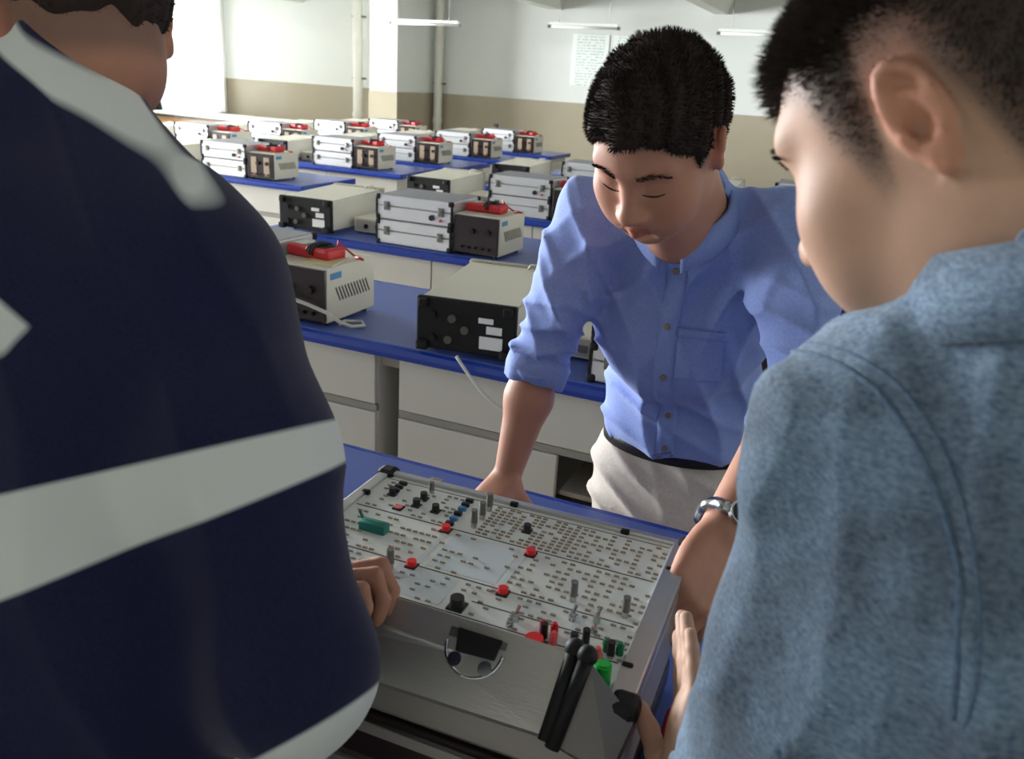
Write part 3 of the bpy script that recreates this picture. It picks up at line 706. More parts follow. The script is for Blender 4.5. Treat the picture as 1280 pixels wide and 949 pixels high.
        for ax in range(3):
            u, v = (ax+1) % 3, (ax+2) % 3
            sa = [slice(None)]*3; sb = [slice(None)]*3; sa[ax] = slice(0, n[ax]-1); sb[ax] = slice(1, n[ax])
            e = np.argwhere(ins[tuple(sa)] != ins[tuple(sb)])
            e = e[(e[:, u] > 0) & (e[:, v] > 0) & (e[:, u] < n[u]-1) & (e[:, v] < n[v]-1)]
            fl = ins[e[:, 0], e[:, 1], e[:, 2]]; q = []
            for du, dv in ((1, 1), (0, 1), (0, 0), (1, 0)):
                w_ = e.copy(); w_[:, u] -= du; w_[:, v] -= dv; q.append(num[w_[:, 0], w_[:, 1], w_[:, 2]])
            q = np.stack(q, 1); q[~fl] = q[~fl][:, ::-1]; F.append(q)
        return P, np.concatenate(F)
def mesh_obj(name, P, F, material, parent, colour=None):
    me = bpy.data.meshes.new(name); me.vertices.add(len(P)); me.vertices.foreach_set('co', P.astype(np.float32).ravel())
    me.loops.add(F.size); me.loops.foreach_set('vertex_index', F.astype(np.int32).ravel())
    k = F.shape[1]; me.polygons.add(len(F)); me.polygons.foreach_set('loop_start', np.arange(0, F.size, k, dtype=np.int32))
    me.polygons.foreach_set('loop_total', np.full(len(F), k, np.int32)); me.polygons.foreach_set('use_smooth', np.ones(len(F), bool))
    me.update(calc_edges=True); me.validate()
    if colour is not None:
        at = me.color_attributes.new('tint', 'FLOAT_COLOR', 'POINT'); at.data.foreach_set('color', np.concatenate([colour, np.ones((len(P), 1))], 1).astype(np.float32).ravel())
    me.materials.append(MATS[material]); o = bpy.data.objects.new(name, me); COL.objects.link(o); o.parent = parent; return o
def relax(P, F, it=2):
    for _ in range(it):
        A = np.zeros_like(P); n = np.zeros(len(P))
        for i in range(4):
            for j in (1, 3):
                np.add.at(A, F[:, i], P[F[:, (i+j) % 4]]); np.add.at(n, F[:, i], 1)
        P = P*.5+A/np.maximum(n, 1)[:, None]*.5
    return P
def bvh_of(o):
    me = o.data; return BVHTree.FromPolygons([v.co.copy() for v in me.vertices], [tuple(p.vertices) for p in me.polygons])
def sstep(a, b, x): t = np.clip((x-a)/(b-a), 0, 1); return t*t*(3-2*t)

def skin_mat(name, rough=.58):
    m, nt, b, L = new_mat(name); b.inputs['Roughness'].default_value = rough; b.inputs['Specular IOR Level'].default_value = .3
    b.inputs['Subsurface Weight'].default_value = .12; b.inputs['Subsurface Radius'].default_value = (.012, .004, .002); b.inputs['Subsurface Scale'].default_value = .6
    a = nt.nodes.new('ShaderNodeAttribute'); a.attribute_name = 'tint'
    n = nt.nodes.new('ShaderNodeTexNoise'); n.inputs['Scale'].default_value = 45; n.inputs['Detail'].default_value = 4
    tc = nt.nodes.new('ShaderNodeTexCoord'); L.new(tc.outputs['Object'], n.inputs['Vector'])
    mr = nt.nodes.new('ShaderNodeMapRange'); mr.inputs[3].default_value = .88; mr.inputs[4].default_value = 1.1; L.new(n.outputs[0], mr.inputs[0])
    mx = nt.nodes.new('ShaderNodeMix'); mx.data_type = 'RGBA'; mx.blend_type = 'MULTIPLY'; mx.inputs[0].default_value = 1
    L.new(a.outputs['Color'], mx.inputs[6]); L.new(mr.outputs[0], mx.inputs[7]); L.new(mx.outputs[2], b.inputs['Base Color'])
    n2 = nt.nodes.new('ShaderNodeTexNoise'); n2.inputs['Scale'].default_value = 420; L.new(tc.outputs['Object'], n2.inputs['Vector'])
    bp = nt.nodes.new('ShaderNodeBump'); bp.inputs['Strength'].default_value = .12; bp.inputs['Distance'].default_value = .001; L.new(n2.outputs[0], bp.inputs['Height']); L.new(bp.outputs[0], b.inputs['Normal'])
    MATS[name] = m
skin_mat('skin')
mat('hair_black', srgb(50, 40, 37), .85, spec=.2, var=.25, scale=60)
def cloth_mat(name, c0, c1, weave=900, slub=(1, 1, 1), slub_scale=120, rough=.85, bump=.25, mid=.5, sheen=.15, patchy=False):
    m, nt, b, L = new_mat(name); b.inputs['Roughness'].default_value = rough; b.inputs['Specular IOR Level'].default_value = .2; b.inputs['Sheen Weight'].default_value = sheen
    tc = nt.nodes.new('ShaderNodeTexCoord'); mp = nt.nodes.new('ShaderNodeMapping'); mp.inputs['Scale'].default_value = slub; L.new(tc.outputs['Object'], mp.inputs[0])
    n = nt.nodes.new('ShaderNodeTexNoise'); n.inputs['Scale'].default_value = slub_scale; n.inputs['Detail'].default_value = 5; n.inputs['Roughness'].default_value = .65; L.new(mp.outputs[0], n.inputs['Vector'])
    mr = nt.nodes.new('ShaderNodeMapRange'); mr.inputs[1].default_value = mid-.17; mr.inputs[2].default_value = mid+.17; L.new(n.outputs[0], mr.inputs[0])
    mx = nt.nodes.new('ShaderNodeMix'); mx.data_type = 'RGBA'; mx.inputs[6].default_value = c0; mx.inputs[7].default_value = c1; L.new(mr.outputs[0], mx.inputs[0])
    L.new(mx.outputs[2], b.inputs['Base Color'])
    n2 = nt.nodes.new('ShaderNodeTexNoise'); n2.inputs['Scale'].default_value = weave; L.new(tc.outputs['Object'], n2.inputs['Vector'])
    bp = nt.nodes.new('ShaderNodeBump'); bp.inputs['Strength'].default_value = bump; bp.inputs['Distance'].default_value = .001; L.new(n2.outputs[0], bp.inputs['Height']); L.new(bp.outputs[0], b.inputs['Normal'])
    if patchy:                                                   # worn-in darker areas of the dye
        n3 = nt.nodes.new('ShaderNodeTexNoise'); n3.inputs['Scale'].default_value = 22; n3.inputs['Detail'].default_value = 4; L.new(tc.outputs['Object'], n3.inputs['Vector'])
        r3 = nt.nodes.new('ShaderNodeMapRange'); r3.inputs[1].default_value = .38; r3.inputs[2].default_value = .62; L.new(n3.outputs[0], r3.inputs[0])
        m3 = nt.nodes.new('ShaderNodeMix'); m3.data_type = 'RGBA'; m3.blend_type = 'MULTIPLY'; m3.inputs[0].default_value = 1
        c3 = nt.nodes.new('ShaderNodeMix'); c3.data_type = 'RGBA'; c3.inputs[6].default_value = (.70, .66, .66, 1); c3.inputs[7].default_value = (1.05, 1.05, 1.05, 1); L.new(r3.outputs[0], c3.inputs[0])
        L.new(mx.outputs[2], m3.inputs[6]); L.new(c3.outputs[2], m3.inputs[7]); L.new(m3.outputs[2], b.inputs['Base Color'])
    MATS[name] = m; return m, nt, b, L, mx
cloth_mat('blue_oxford', srgb(122, 140, 200), srgb(140, 158, 214), slub_scale=300)
cloth_mat('chino', srgb(196, 186, 176), srgb(212, 202, 192), slub_scale=200)
cloth_mat('denim', srgb(74, 95, 122), srgb(128, 149, 168), slub=(1, 1, 2.0), slub_scale=230, mid=.5, patchy=True)
cloth_mat('denim_seam', srgb(66, 86, 112), srgb(96, 118, 140), slub_scale=300)
cloth_mat('dark_trousers', srgb(34, 34, 42), srgb(44, 44, 52))
mat('belt_leather', srgb(20, 18, 24), .4); mat('shoe_leather', srgb(28, 24, 24), .35); mat('button_shell', srgb(132, 116, 104), .3)
mat('steel', srgb(186, 188, 190), .22, metal=1); mat('watch_face', srgb(36, 38, 44), .15); mat('glasses_black', srgb(18, 17, 20), .3)

def head(S, O, M, s=1.0, ears=(1, 1), smile=0.0, es=1.0):
    """head volumes: O centre between the eyes' height and ears, M frame (right, forward, up)"""
    w = lambda x, y, z: np.asarray(O)+M@(np.array([x, y, z])*s)
    E_ = lambda c, r, k, mode='add', N=None: S.ell(w(*c), np.array(r)*s, M if N is None else M@N, k*s, mode)
    C_ = lambda a, b, ra, rb, k, mode='add': S.cap(w(*a), w(*b), ra*s, rb*s, k*s, mode)
    E_((0, -.018, .036), (.077, .097, .086), .02); E_((0, .022, .02), (.068, .068, .07), .03)
    E_((0, .030, -.040), (.064, .058, .072), .03); E_((0, .058, -.094), (.026, .022, .022), .035)
    for x in (-1, 1):
        E_((x*.047, .0, -.066), (.018, .03, .028), .035); E_((x*.044, .058, -.026), (.024, .022, .02), .03); E_((x*.034, .062, -.058), (.024, .022, .026), .03)
        C_((x*.012, .084, .026), (x*.046, .072, .028), .010, .008, .02)
        E_((x*.031, .098, .004), (.017, .016, .011), .016, 'sub')
        E_((x*.031, .0715, .002), (.016, .0135, .0125), .006)
        C_((x*.018, .0838, -.0045), (x*.043, .0765, -.0055), .0022, .0018, .004)
    C_((0, .084, .012), (0, .104, -.028), .0085, .0115, .016); E_((0, .107, -.034), (.0125, .012, .011), .01)
    for x in (-1, 1): E_((x*.0135, .098, -.037), (.0085, .011, .0085), .008); E_((x*.007, .106, -.0455), (.0042, .006, .0035), .004, 'sub')
    E_((0, .082, -.056), (.022, .014, .012), .02)
    sm = .003*smile
    C_((0, .0965, -.0635), (-.021, .084, -.066+sm), .0058, .003, .008); C_((0, .0965, -.0635), (.021, .084, -.066+sm), .0058, .003, .008)
    C_((0, .0945, -.0755), (-.018, .084, -.0725+sm), .0066, .003, .008); C_((0, .0945, -.0755), (.018, .084, -.0725+sm), .0066, .003, .008)
    for x in (-1, 1): C_((0, .1035, -.0693), (x*.024, .0875, -.0688+sm), .0018, .0015, .003, 'sub')
    E_((0, .082, -.086), (.02, .016, .006), .012, 'sub')
    for x, on in zip((-1, 1), ears):
        if not on: continue
        N = np.array(Euler((R(-14), 0, 0)).to_matrix()); fl = R(15)*x
        F_ = M@np.array(Matrix.Rotation(-fl, 3, 'Z'))@N                    # ear frame: x outwards (times x), y forwards, z up
        o = w(x*.0745, -.010, -.004); s_ = s; s = s*es; we = lambda a, b, c, s=s: o+F_@(np.array([a*x, b*.70, c])*s)
        S.ell(we(.004, -.007, 0), np.array((.0065, .0140, .0310))*s, F_, .006*s); S.ell(we(.0, .004, -.004), np.array((.012, .012, .02))*s, F_, .01*s)
        rim = [we(.0085+.003*math.sin(max(0, a)), -.007+.0185*math.cos(a), .003+.0295*math.sin(a)) for a in np.linspace(R(-15), R(215), 15)]
        S.chain(rim, [(.0034 if i < 2 else .0047)*s for i in range(15)], .003*s)
        S.ell(we(.013, -.002, -.007), np.array((.0105, .0115, .0130))*s, F_, .003*s, 'sub'); S.ell(we(.004, .005, -.007), np.array((.006, .004, .006))*s, F_, .002*s, 'sub'); S.ell(we(.0125, -.009, .013), np.array((.005, .0075, .011))*s, F_, .004*s, 'sub')
        inn = [we(.0095, -.004+.0115*math.cos(a), -.002+.017*math.sin(a)) for a in np.linspace(R(70), R(225), 9)]
        S.chain(inn, [.0026*s]*9, .003*s)
        S.ell(we(.0045, -.001, -.0295), np.array((.0048, .0088, .0105))*s, F_, .007*s); S.ell(we(.0085, .0115, -.008), np.array((.004, .004, .0062))*s, F_, .004*s); s = s_
def hand(S, wrist, d, nrm, side, curl, thumb=(.35, .5), spread=1.0, s=1.0):
    """d: pointing direction, nrm: palm side, side=+1 when the thumb is at +cross(nrm, d)"""
    d = unit(d); nrm = unit(np.asarray(nrm)-d*np.dot(nrm, d)); ac = np.cross(nrm, d)*side; W = np.asarray(wrist, float)
    tips = []
    base = [(.031, .092, .0105, (.043, .027, .021)), (.0105, .096, .0108, (.047, .031, .022)), (-.0105, .091, .0102, (.043, .029, .021)), (-.030, .081, .0092, (.034, .021, .019))]
    for i, (x, y, r, seg) in enumerate(base):
        k0 = W+ac*x*.55*s+d*.008*s; k1 = W+(ac*x+d*y)*s-nrm*.004*s
        S.cap(k0, k1, .0145*s, .0118*s, .014*s)
        ang = 0; dirv = unit(d+ac*x*1.6*spread); p = k1
        for j, L_ in enumerate(seg):
            ang += curl[i][j]; dv = dirv*math.cos(ang)+nrm*math.sin(ang); q = p+dv*L_*s
            S.cap(p, q, r*s*(1-.07*j), r*s*(1-.07*(j+1)), .004*s); p = q
        tips.append(p)
    S.ell(W+(d*.045+nrm*.002)*s, np.array((.036, .048, .0155))*s, np.stack([ac, d, nrm], 1), .014*s)
    a, b = thumb; p = W+(ac*.024+d*.018+nrm*.006)*s
    dv = unit(ac*math.cos(a)+d*math.sin(a)+nrm*.35); q = p+dv*.040*s; S.cap(p, q, .0175*s, .0125*s, .012*s)
    dv2 = unit(dv*.5+d*math.sin(b)+ac*math.cos(b)*.4+nrm*.25); r_ = q+dv2*.032*s; S.cap(q, r_, .0120*s, .0112*s, .006*s)
    dv3 = unit(dv2+nrm*.15+d*.2); e = r_+dv3*.025*s; S.cap(r_, e, .0112*s, .0088*s, .005*s)
    return tips+[e]
CURL0 = [(.25, .3, .2)]*4
def strands(name, P, N, L_, wid, material, parent, flow=None, jitter=.5, seed=1, bend=None):
    """thin tapering blades, one triangle pair each: short hair"""
    rg = np.random.default_rng(seed); n = len(P)
    D = N+rg.normal(0, jitter, (n, 3))*.5+(0 if flow is None else flow); D /= np.linalg.norm(D, axis=1)[:, None]
    T = np.cross(D, rg.normal(0, 1, (n, 3))); T /= np.linalg.norm(T, axis=1)[:, None]+1e-9
    wid = np.broadcast_to(wid, (n,))[:, None]; a = P-T*wid/2-N*.001; b = P+T*wid/2-N*.001; L_ = np.broadcast_to(L_, (n,))[:, None]
    mid = P+D*L_*.6; bd = (0 if bend is None else bend); tip = P+D*L_+bd*L_*.5
    vs = np.stack([a, b, mid-T*wid*.35, mid+T*wid*.35, tip], 1).reshape(-1, 3); i = np.arange(n)*5
    F = np.concatenate([np.stack([i, i+1, i+3], 1), np.stack([i, i+3, i+2], 1), np.stack([i+2, i+3, i+4], 1)])
    return mesh_obj(name, vs, F, material, parent)
def normals(P, F):
    a = P[F[:, 2]]-P[F[:, 0]]; b = P[F[:, 3]]-P[F[:, 1]]; f = np.cross(a, b); N = np.zeros_like(P)
    for i in range(4): np.add.at(N, F[:, i], f)
    return N/(np.linalg.norm(N, axis=1)[:, None]+1e-12)
def hairline(q, fringe=.060, nape=-.055, burn=-.015, over=.036):
    """height above the hairline for points in head coordinates"""
    x, y, z = q[:, 0], q[:, 1], q[:, 2]
    line = np.interp(y, [-.13, -.075, -.05, -.035, -.02, .004, .012, .020, .034, .044, .062, .078, .1], [nape, nape, nape*.8, -.01, over, over, burn, burn, .004, .034, .046, fringe, fringe])
    return z-line
def patch(bv, name, material, parent, O, U, W, D, nu=8, nv=8, lift=.002, thick=.0015, shape=None, near=.25):
    """cloth patch laid on a body: grid O+u*U+v*W cast along D onto the surface"""
    q = MB(); D = Vector(D).normalized(); G = []
    for j in range(nv+1):
        row = []
        for i in range(nu+1):
            u, v = i/nu, j/nv
            if shape: u, v = shape(u, v)
            p = Vector(O)+Vector(U)*u+Vector(W)*v; h = bv.ray_cast(p-D*near, D, .6)
            if h[0] is None: h = bv.find_nearest(p)
            row.append((h[0], h[1]))
        G.append(row)
    top = [[q.bm.verts.new(p-D*(lift+thick)) for p, n in r] for r in G]; bot = [[q.bm.verts.new(p+D*.004) for p, n in r] for r in G]
    for j in range(nv):
        for i in range(nu): q.bm.faces.new((top[j][i], top[j][i+1], top[j+1][i+1], top[j+1][i])); q.bm.faces.new((bot[j][i], bot[j+1][i], bot[j+1][i+1], bot[j][i+1]))
    for j in range(nv):
        for i in (0, nu): q.bm.faces.new((top[j][i], top[j+1][i], bot[j+1][i], bot[j][i]))
    for i in range(nu):
        for j in (0, nv): q.bm.faces.new((top[j][i], top[j][i+1], bot[j][i+1], bot[j][i]))
    return q.build(name, material, parent, True)
def seam(bv, name, material, parent, pts, r=.0016, lift=0.0):
    P = [Vector(p) for p in pts]; out = []
    for a, b in zip(P, P[1:]):
        for k in range(6): out.append(a.lerp(b, k/6))
    out.append(P[-1]); S_ = []
    for p in out:
        h = bv.find_nearest(p); S_.append(h[0]+h[1]*lift)
    for _ in range(3): S_ = [S_[0]]+[(S_[i-1]+S_[i]*2+S_[i+1])/4 for i in range(1, len(S_)-1)]+[S_[-1]]
    return MB().tube(S_, r, 6).build(name, material, parent, True)
def folds(P, waves):
    """cloth folds: sum of warped ridges (direction*frequency, warp vector, amplitude, centre, radius)"""
    d = np.zeros(len(P))
    for kv, wv, amp, c, rad in waves:
        ph = P@np.asarray(kv)+1.3*np.sin(P@np.asarray(wv)); g = 1-np.abs(np.sin(ph*.5))
        m = 1.0 if c is None else np.exp(-(((P-np.asarray(c))/rad)**2).sum(1)); d -= amp*(g**1.6-.35)*m
    return d
def legs(parent, hips, feet, rh, material, crotch_z, belt_z, h=.009, toe=(0, -1), waist=(.165, .12), fold=None):
    """trousers as one mesh with two legs, plus shoes"""
    A = np.minimum(np.min(hips, 0), np.min(feet, 0))-.22; B = np.maximum(np.max(hips, 0), np.max(feet, 0))+.22
    S = Field((A[0], A[1], .03), (B[0], B[1], belt_z+.05), h); c = (np.asarray(hips[0])+np.asarray(hips[1]))/2
    S.ell((c[0], c[1], belt_z-.10), (waist[0], waist[1], .16), None, .05); S.ell((c[0], c[1]+.03, belt_z-.16), (waist[0]*1.05, waist[1]*1.05, .12), None, .05)
    for hp, ft in zip(hips, feet):
        kn = (np.asarray(hp)+np.asarray(ft))/2+np.array([0, 0, .02]); S.chain([hp, kn, (ft[0], ft[1], .07)], [rh, rh*.74, rh*.62], .04)
    S.cut((0, 0, belt_z), (0, 0, 1)); S.cut((0, 0, .05), (0, 0, -1))
    if fold: S.warp(fold)
    P, F = S.mesh(); o = mesh_obj('trousers', P, F, material, parent)
    for ft in feet:
        t = unit((toe[0], toe[1], 0)); T = Field(np.array(ft)-(.22, .22, 0)-(0, 0, ft[2]), np.array(ft)+(.22, .22, .14), .008); f0 = np.array((ft[0], ft[1], 0))
        T.cap(f0+t*-.05+(0, 0, .045), f0+t*.15+(0, 0, .036), .044, .038, .03); T.cap(f0+(0, 0, .05), f0+(0, 0, .11), .045, .04, .03); T.cut((0, 0, .0), (0, 0, -1), .002)
        P, F = T.mesh(); P[:, 2] = np.maximum(P[:, 2], 0); mesh_obj('shoe', P, F, 'shoe_leather', parent)
    return o

# ------------------------------------------------------------------ the man in the blue shirt, leaning on the bench
SKIN_A = np.array(srgb(178, 128, 106)[:3]); SKIN_B = np.array(srgb(184, 146, 124)[:3])
def tint(P, base, O, M, s, stubble=None):
    q = (P-O)@M/s; c = np.tile(base, (len(P), 1)); near = np.linalg.norm(q, axis=1) < .17
    lip = near & (np.abs(q[:, 0]) < .021) & (q[:, 1] > .082) & (q[:, 2] < -.058) & (q[:, 2] > -.082); c[lip] *= (.86, .62, .62)
    ear = near & (np.abs(q[:, 0]) > .076) & (q[:, 1] < .02); c[ear] *= (1.04, .82, .78)
    ck = np.exp(-(((np.abs(q[:, 0])-.042)/.02)**2+((q[:, 1]-.06)/.03)**2+((q[:, 2]+.03)/.025)**2)); c *= 1-ck[:, None]*np.array([0, .1, .1])
    if stubble is not None:
        g = stubble(q)*near; g2 = sstep(.55, .95, g)[:, None]; sc_ = np.array(srgb(88, 74, 70)[:3])*(1-g2)+np.array(srgb(46, 38, 36)[:3])*g2; c = c*(1-g[:, None])+sc_*g[:, None]
    return c
def brows(O, M, s, parent, seed, body):
    bv = bvh_of(body)
    rg = np.random.default_rng(seed); P = []; N = []; Fl = []
    for x in (-1, 1):
        t = rg.random(420); px = .012+t*.036; pz = .0245+.006*np.sin(t*2.6)-.004*t+rg.normal(0, .0014, 420)*(1-.6*t); py = .0925-.0012*(px*1000-12)*.5*.9
        P.append(np.stack([x*px, py, pz], 1)); N.append(np.tile([x*.2, .35, 0], (420, 1))); Fl.append(np.tile([x*1.6, 0, .25], (420, 1)))
    P = O+(np.concatenate(P)*s)@M.T; N = np.concatenate(N); Fl = np.concatenate(Fl)
    P = np.array([bv.find_nearest(Vector(p))[0] for p in P])
    return strands('eyebrows', P, N@M.T, .0055, .0006, 'hair_black', parent, Fl@M.T, .12, seed)

pA = empty('person', (-.285, 1.58, 0)); tag(pA, 'man in blue button shirt and cream trousers leaning over the trainer', 'person')
bodyA = empty('tmp'); bpy.data.objects.remove(bodyA)
def local(o, root):                      # meshes are modelled in world space; keep them there under the root
    o.matrix_parent_inverse = Matrix.Translation(root.location).inverted(); return o
HA = V3(-.283, 1.135, 1.508); MA = frame((-.14, -.80, -.60), (0, 0, 1), R(3)); sA = 1.0
RshA, RelA, RwrA = V3(-.445, 1.375, 1.365), V3(-.512, 1.345, 1.095), V3(-.537, 1.296, .890)
LshA, LelA, LwrA = V3(-.120, 1.365, 1.385), V3(-.045, 1.225, 1.165), V3(-.108, .985, 1.045)
S = Field((-.75, .72, .78), (.12, 1.72, 1.68), .0035)
head(S, HA, MA, sA, smile=1)
nk = HA+MA@(V3(0, -.035, -.055)*sA); S.cap(nk, (-.272, 1.36, 1.385), .056, .062, .03); S.cap(HA+MA@(V3(0, .0, -.07)*sA), (-.28, 1.30, 1.37), .045, .05, .03)
S.cap((-.40, 1.40, 1.33), (-.165, 1.395, 1.34), .048, .048, .03); S.ell((-.285, 1.47, 1.21), (.12, .07, .16), np.array(Euler((R(-20), 0, 0)).to_matrix()), .04); S.ell((-.285, 1.55, 1.02), (.11, .07, .14), None, .04)
for a, b, c in ((RshA, RelA, RwrA), (LshA, LelA, LwrA)):
    S.cap(a, b, .034, .036, .03); S.chain([b, b*.68+c*.32, c], [.038, .0425, .0265], .02)
hand(S, RwrA+V3(0, -.006, -.012), (-.1, -.93, -.42), (0, -.35, -1), -1, [(.25, .15, .1)]*4, (.5, .8))
hand(S, LwrA+V3(-.004, -.010, -.008), (-.10, -.84, -.42), (-.75, .1, -.62), -1, [(.62, .85, .35), (.72, .85, .35), (.8, .85, .35), (.9, .85, .35)], (.75, .9), .8)
P, F = S.mesh(); P = relax(P, F, 1)
g1 = lambda q: .55*sstep(-.012, .012, hairline(q, .078))+.10*np.exp(-((q[:, 2]+.075)/.02)**2)*(q[:, 1] > .05)
bA = local(mesh_obj('body', P, F, 'skin', pA, tint(P, SKIN_A, HA, MA, sA, g1)), pA)
def lashes(O, M, s, parent, seed, body):
    bv = bvh_of(body); q = MB()
    for x in (-1, 1):
        pts = []
        for t in np.linspace(0, 1, 12):
            p = O+M@(V3(x*(.016+t*.028), .090-.010*t*t, -.0055-.0035*math.sin(t*3.1))*s); h = bv.find_nearest(Vector(p)); pts.append(h[0]+h[1]*.0003)
        q.tube(pts, [.0004+.0008*math.sin(t*3.0) for t in np.linspace(.05, 1, 12)], 6)
    return q.build('eyelashes', 'hair_black', parent, True)
for fn in (brows, lashes):
    o = local(fn(HA, MA, sA, pA, 5, bA), pA); o['kind'] = 'stuff'
def hair_cap(O, M, s, parent, r, c=(0, -.018, .036), h=.004, name='hair', n=9000, ln=(.008, .016), wid=.0016, seed=3, line={}, lump=.004, flow=(0, .2, .3), jit=.55):
    w = O+M@(np.array(c)*s); R_ = np.array(r)*s; S = Field(w-max(R_)-.03, w+max(R_)+.03, h); S.ell(w, R_, M, .01); S.ell(O+M@(np.array((0, .01, .055))*s), R_*np.array((.90, .90, .74)), M, .03)
    g = np.stack(np.meshgrid(*[S.lo[i]+S.h*np.arange(S.n[i]) for i in range(3)], indexing='ij'), -1).reshape(-1, 3)
    q = (g-O)@M/s; hl = hairline(q, **line).reshape(S.n)*.8*s; rg = np.random.default_rng(seed)
    S._mix((slice(None),)*3, (-hl).astype(np.float32), .006, 'int')
    S.warp(lambda P: lump*(np.sin(P@M@(90, 30, 20))*np.sin(P@M@(20, 95, 40)+1)+.5*np.sin(P@M@(200, 150, 90))))
    P, F = S.mesh(); P = relax(P, F, 1); o = mesh_obj(name, P, F, 'hair_black', parent); N = normals(P, F)
    i = rg.integers(0, len(P), n); q = (P[i]-O)@M/s; top = sstep(.0, .1, q[:, 2])
    st = strands('hair_strands', P[i]-N[i]*.002, N[i], ln[0]+(ln[1]-ln[0])*top*rg.uniform(.6, 1.1, n), wid, 'hair_black', o, np.tile(M@np.array(flow), (n, 1))*.6, jit, seed)
    st['kind'] = 'stuff'; return o, st
o, st = hair_cap(HA, MA, sA, pA, (.083, .104, .097), line=dict(fringe=.074, burn=-.012, over=.042), n=22000, ln=(.006, .011), wid=.0013)
local(o, pA)
# shirt
S = Field((-.68, 1.08, .86), (.08, 1.78, 1.56), .0042)
S.cap((-.405, 1.405, 1.345), (-.165, 1.395, 1.36), .075, .075, .04); S.ell((-.285, 1.455, 1.235), (.178, .112, .195), np.array(Euler((R(-20), 0, 0)).to_matrix()), .05)
S.ell((-.283, 1.550, 1.02), (.157, .122, .20), None, .06); S.cap((-.275, 1.385, 1.38), (-.274, 1.335, 1.425), .085, .066, .03)
for a, b in ((RshA, RelA), (LshA, LelA)): S.chain([a, a*.5+b*.5, b], [.070, .059, .052], .035)
S.cap(RelA+V3(.004, .003, .03), RelA+V3(-.004, -.003, -.018), .053, .055, .012); S.cap(LelA, LelA*.8+LwrA*.2, .052, .050, .012)
S.cut((0, 0, .915), (0, 0, -1)); S.cut(RelA+V3(0, -.004, -.022), (-.1, -.15, -1), rad=.11); S.cut(LelA*.78+LwrA*.22, LwrA-LelA, rad=.052)
S.cap(HA+MA@V3(0, .0, -.05), (-.275, 1.325, 1.405), .060, .060, .01, 'sub')
S.warp(lambda P: folds(P, [((80, 20, 30), (14, 9, 22), .016, (-.46, 1.34, 1.24), (.09, .2, .16)), ((14, 34, 150), (30, 24, 10), .015, (-.50, 1.34, 1.15), (.1, .15, .085)),
    ((20, 26, 120), (30, 24, 8), .010, (-.06, 1.28, 1.24), (.1, .15, .10)), ((78, 30, -46), (9, 20, 16), .016, (-.20, 1.36, 1.27), (.13, .2, .13)), ((60, 14, 24), (16, 12, 22), .010, None, 1),
    ((30, 14, 84), (11, 8, 4), .012, (-.33, 1.45, 1.0), (.2, .2, .08)), ((-64, 20, 60), (9, 20, 16), .012, (-.40, 1.36, 1.30), (.09, .2, .1))]))
P, F = S.mesh(); P = relax(P, F, 1); shA = local(mesh_obj('shirt', P, F, 'blue_oxford', pA), pA); bv = bvh_of(shA)
pl = patch(bv, 'placket', 'blue_oxford', shA, (-.297, 1.26, 1.345), (.034, 0, 0), (.0, .15, -.43), (0, 1, -.28), 4, 40, .0014)
pk = patch(bv, 'pocket', 'blue_oxford', shA, (-.262, 1.30, 1.215), (.076, 0, .004), (0, .01, -.090), (0, 1, -.28), 12, 12, .0016, near=.05)
patch(bv, 'pocket_hem', 'blue_oxford', pk, (-.264, 1.30, 1.217), (.080, 0, .004), (0, .003, -.016), (0, 1, -.28), 12, 3, .0042, near=.05)
for z in (1.322, 1.215, 1.115, 1.03, .955):
    y = 1.26+(1.345-z)/.43*.15; h = bv.ray_cast(Vector((-.280, y-.25, z+.07)), Vector((0, 1, -.28)).normalized(), .6)
    if h[0] is None: continue
    n = (h[1]+Vector((0, -1, .1))).normalized(); b = MB().cyl((0, 0, 0), .0058, .003, n=16, rot=n.to_track_quat('Z', 'Y').to_matrix()); b.build('button', 'button_shell', shA).location = h[0]+n*.0045
for o in shA.children: pass
# collar: stand and two leaves swept round the neck
def collar(parent, C, ax, r, h, open_dir, material, lean=.35, fall=.035, point=.03, gap=.28, name='collar', rs=(1, 1)):
    ax = unit(ax); od = unit(np.asarray(open_dir)-ax*np.dot(open_dir, ax)); sd = np.cross(ax, od); q = MB(); n = 44; rows = []
    for i in range(n+1):
        a = gap+(2*math.pi-2*gap)*i/n; dr = od*math.cos(a)*rs[0]+sd*math.sin(a)*rs[1]; e = max(0, 1-min(i, n-i)/7)
        up = h*(1-.45*math.exp(-min(i, n-i)/6)); p0 = C+dr*r*1.02; p1 = C+dr*r+ax*up; p2 = C+dr*(r+.006)+ax*(up+.004); p3 = C+dr*(r+.011+lean*fall)+ax*(up-fall-point*e)-sd*0
        p4 = C+dr*(r+.008+lean*fall)+ax*(up-fall-point*e-.001); p5 = C+dr*(r+.004)+ax*(up-.006)
        rows.append([q.bm.verts.new(p) for p in (p0, p1, p2, p3, p4, p5)])
    for A, B in zip(rows, rows[1:]):
        for k in range(5): q.bm.faces.new((A[k], A[k+1], B[k+1], B[k]))
    for A in (rows[0], rows[-1]): q.bm.faces.new(A)
    return q.build(name, material, parent, True)
collar(shA, V3(-.274, 1.335, 1.385), (0, -.50, .85), .066, .040, (-.06, -1, -.3), 'blue_oxford', .3, .036, .022, .2)
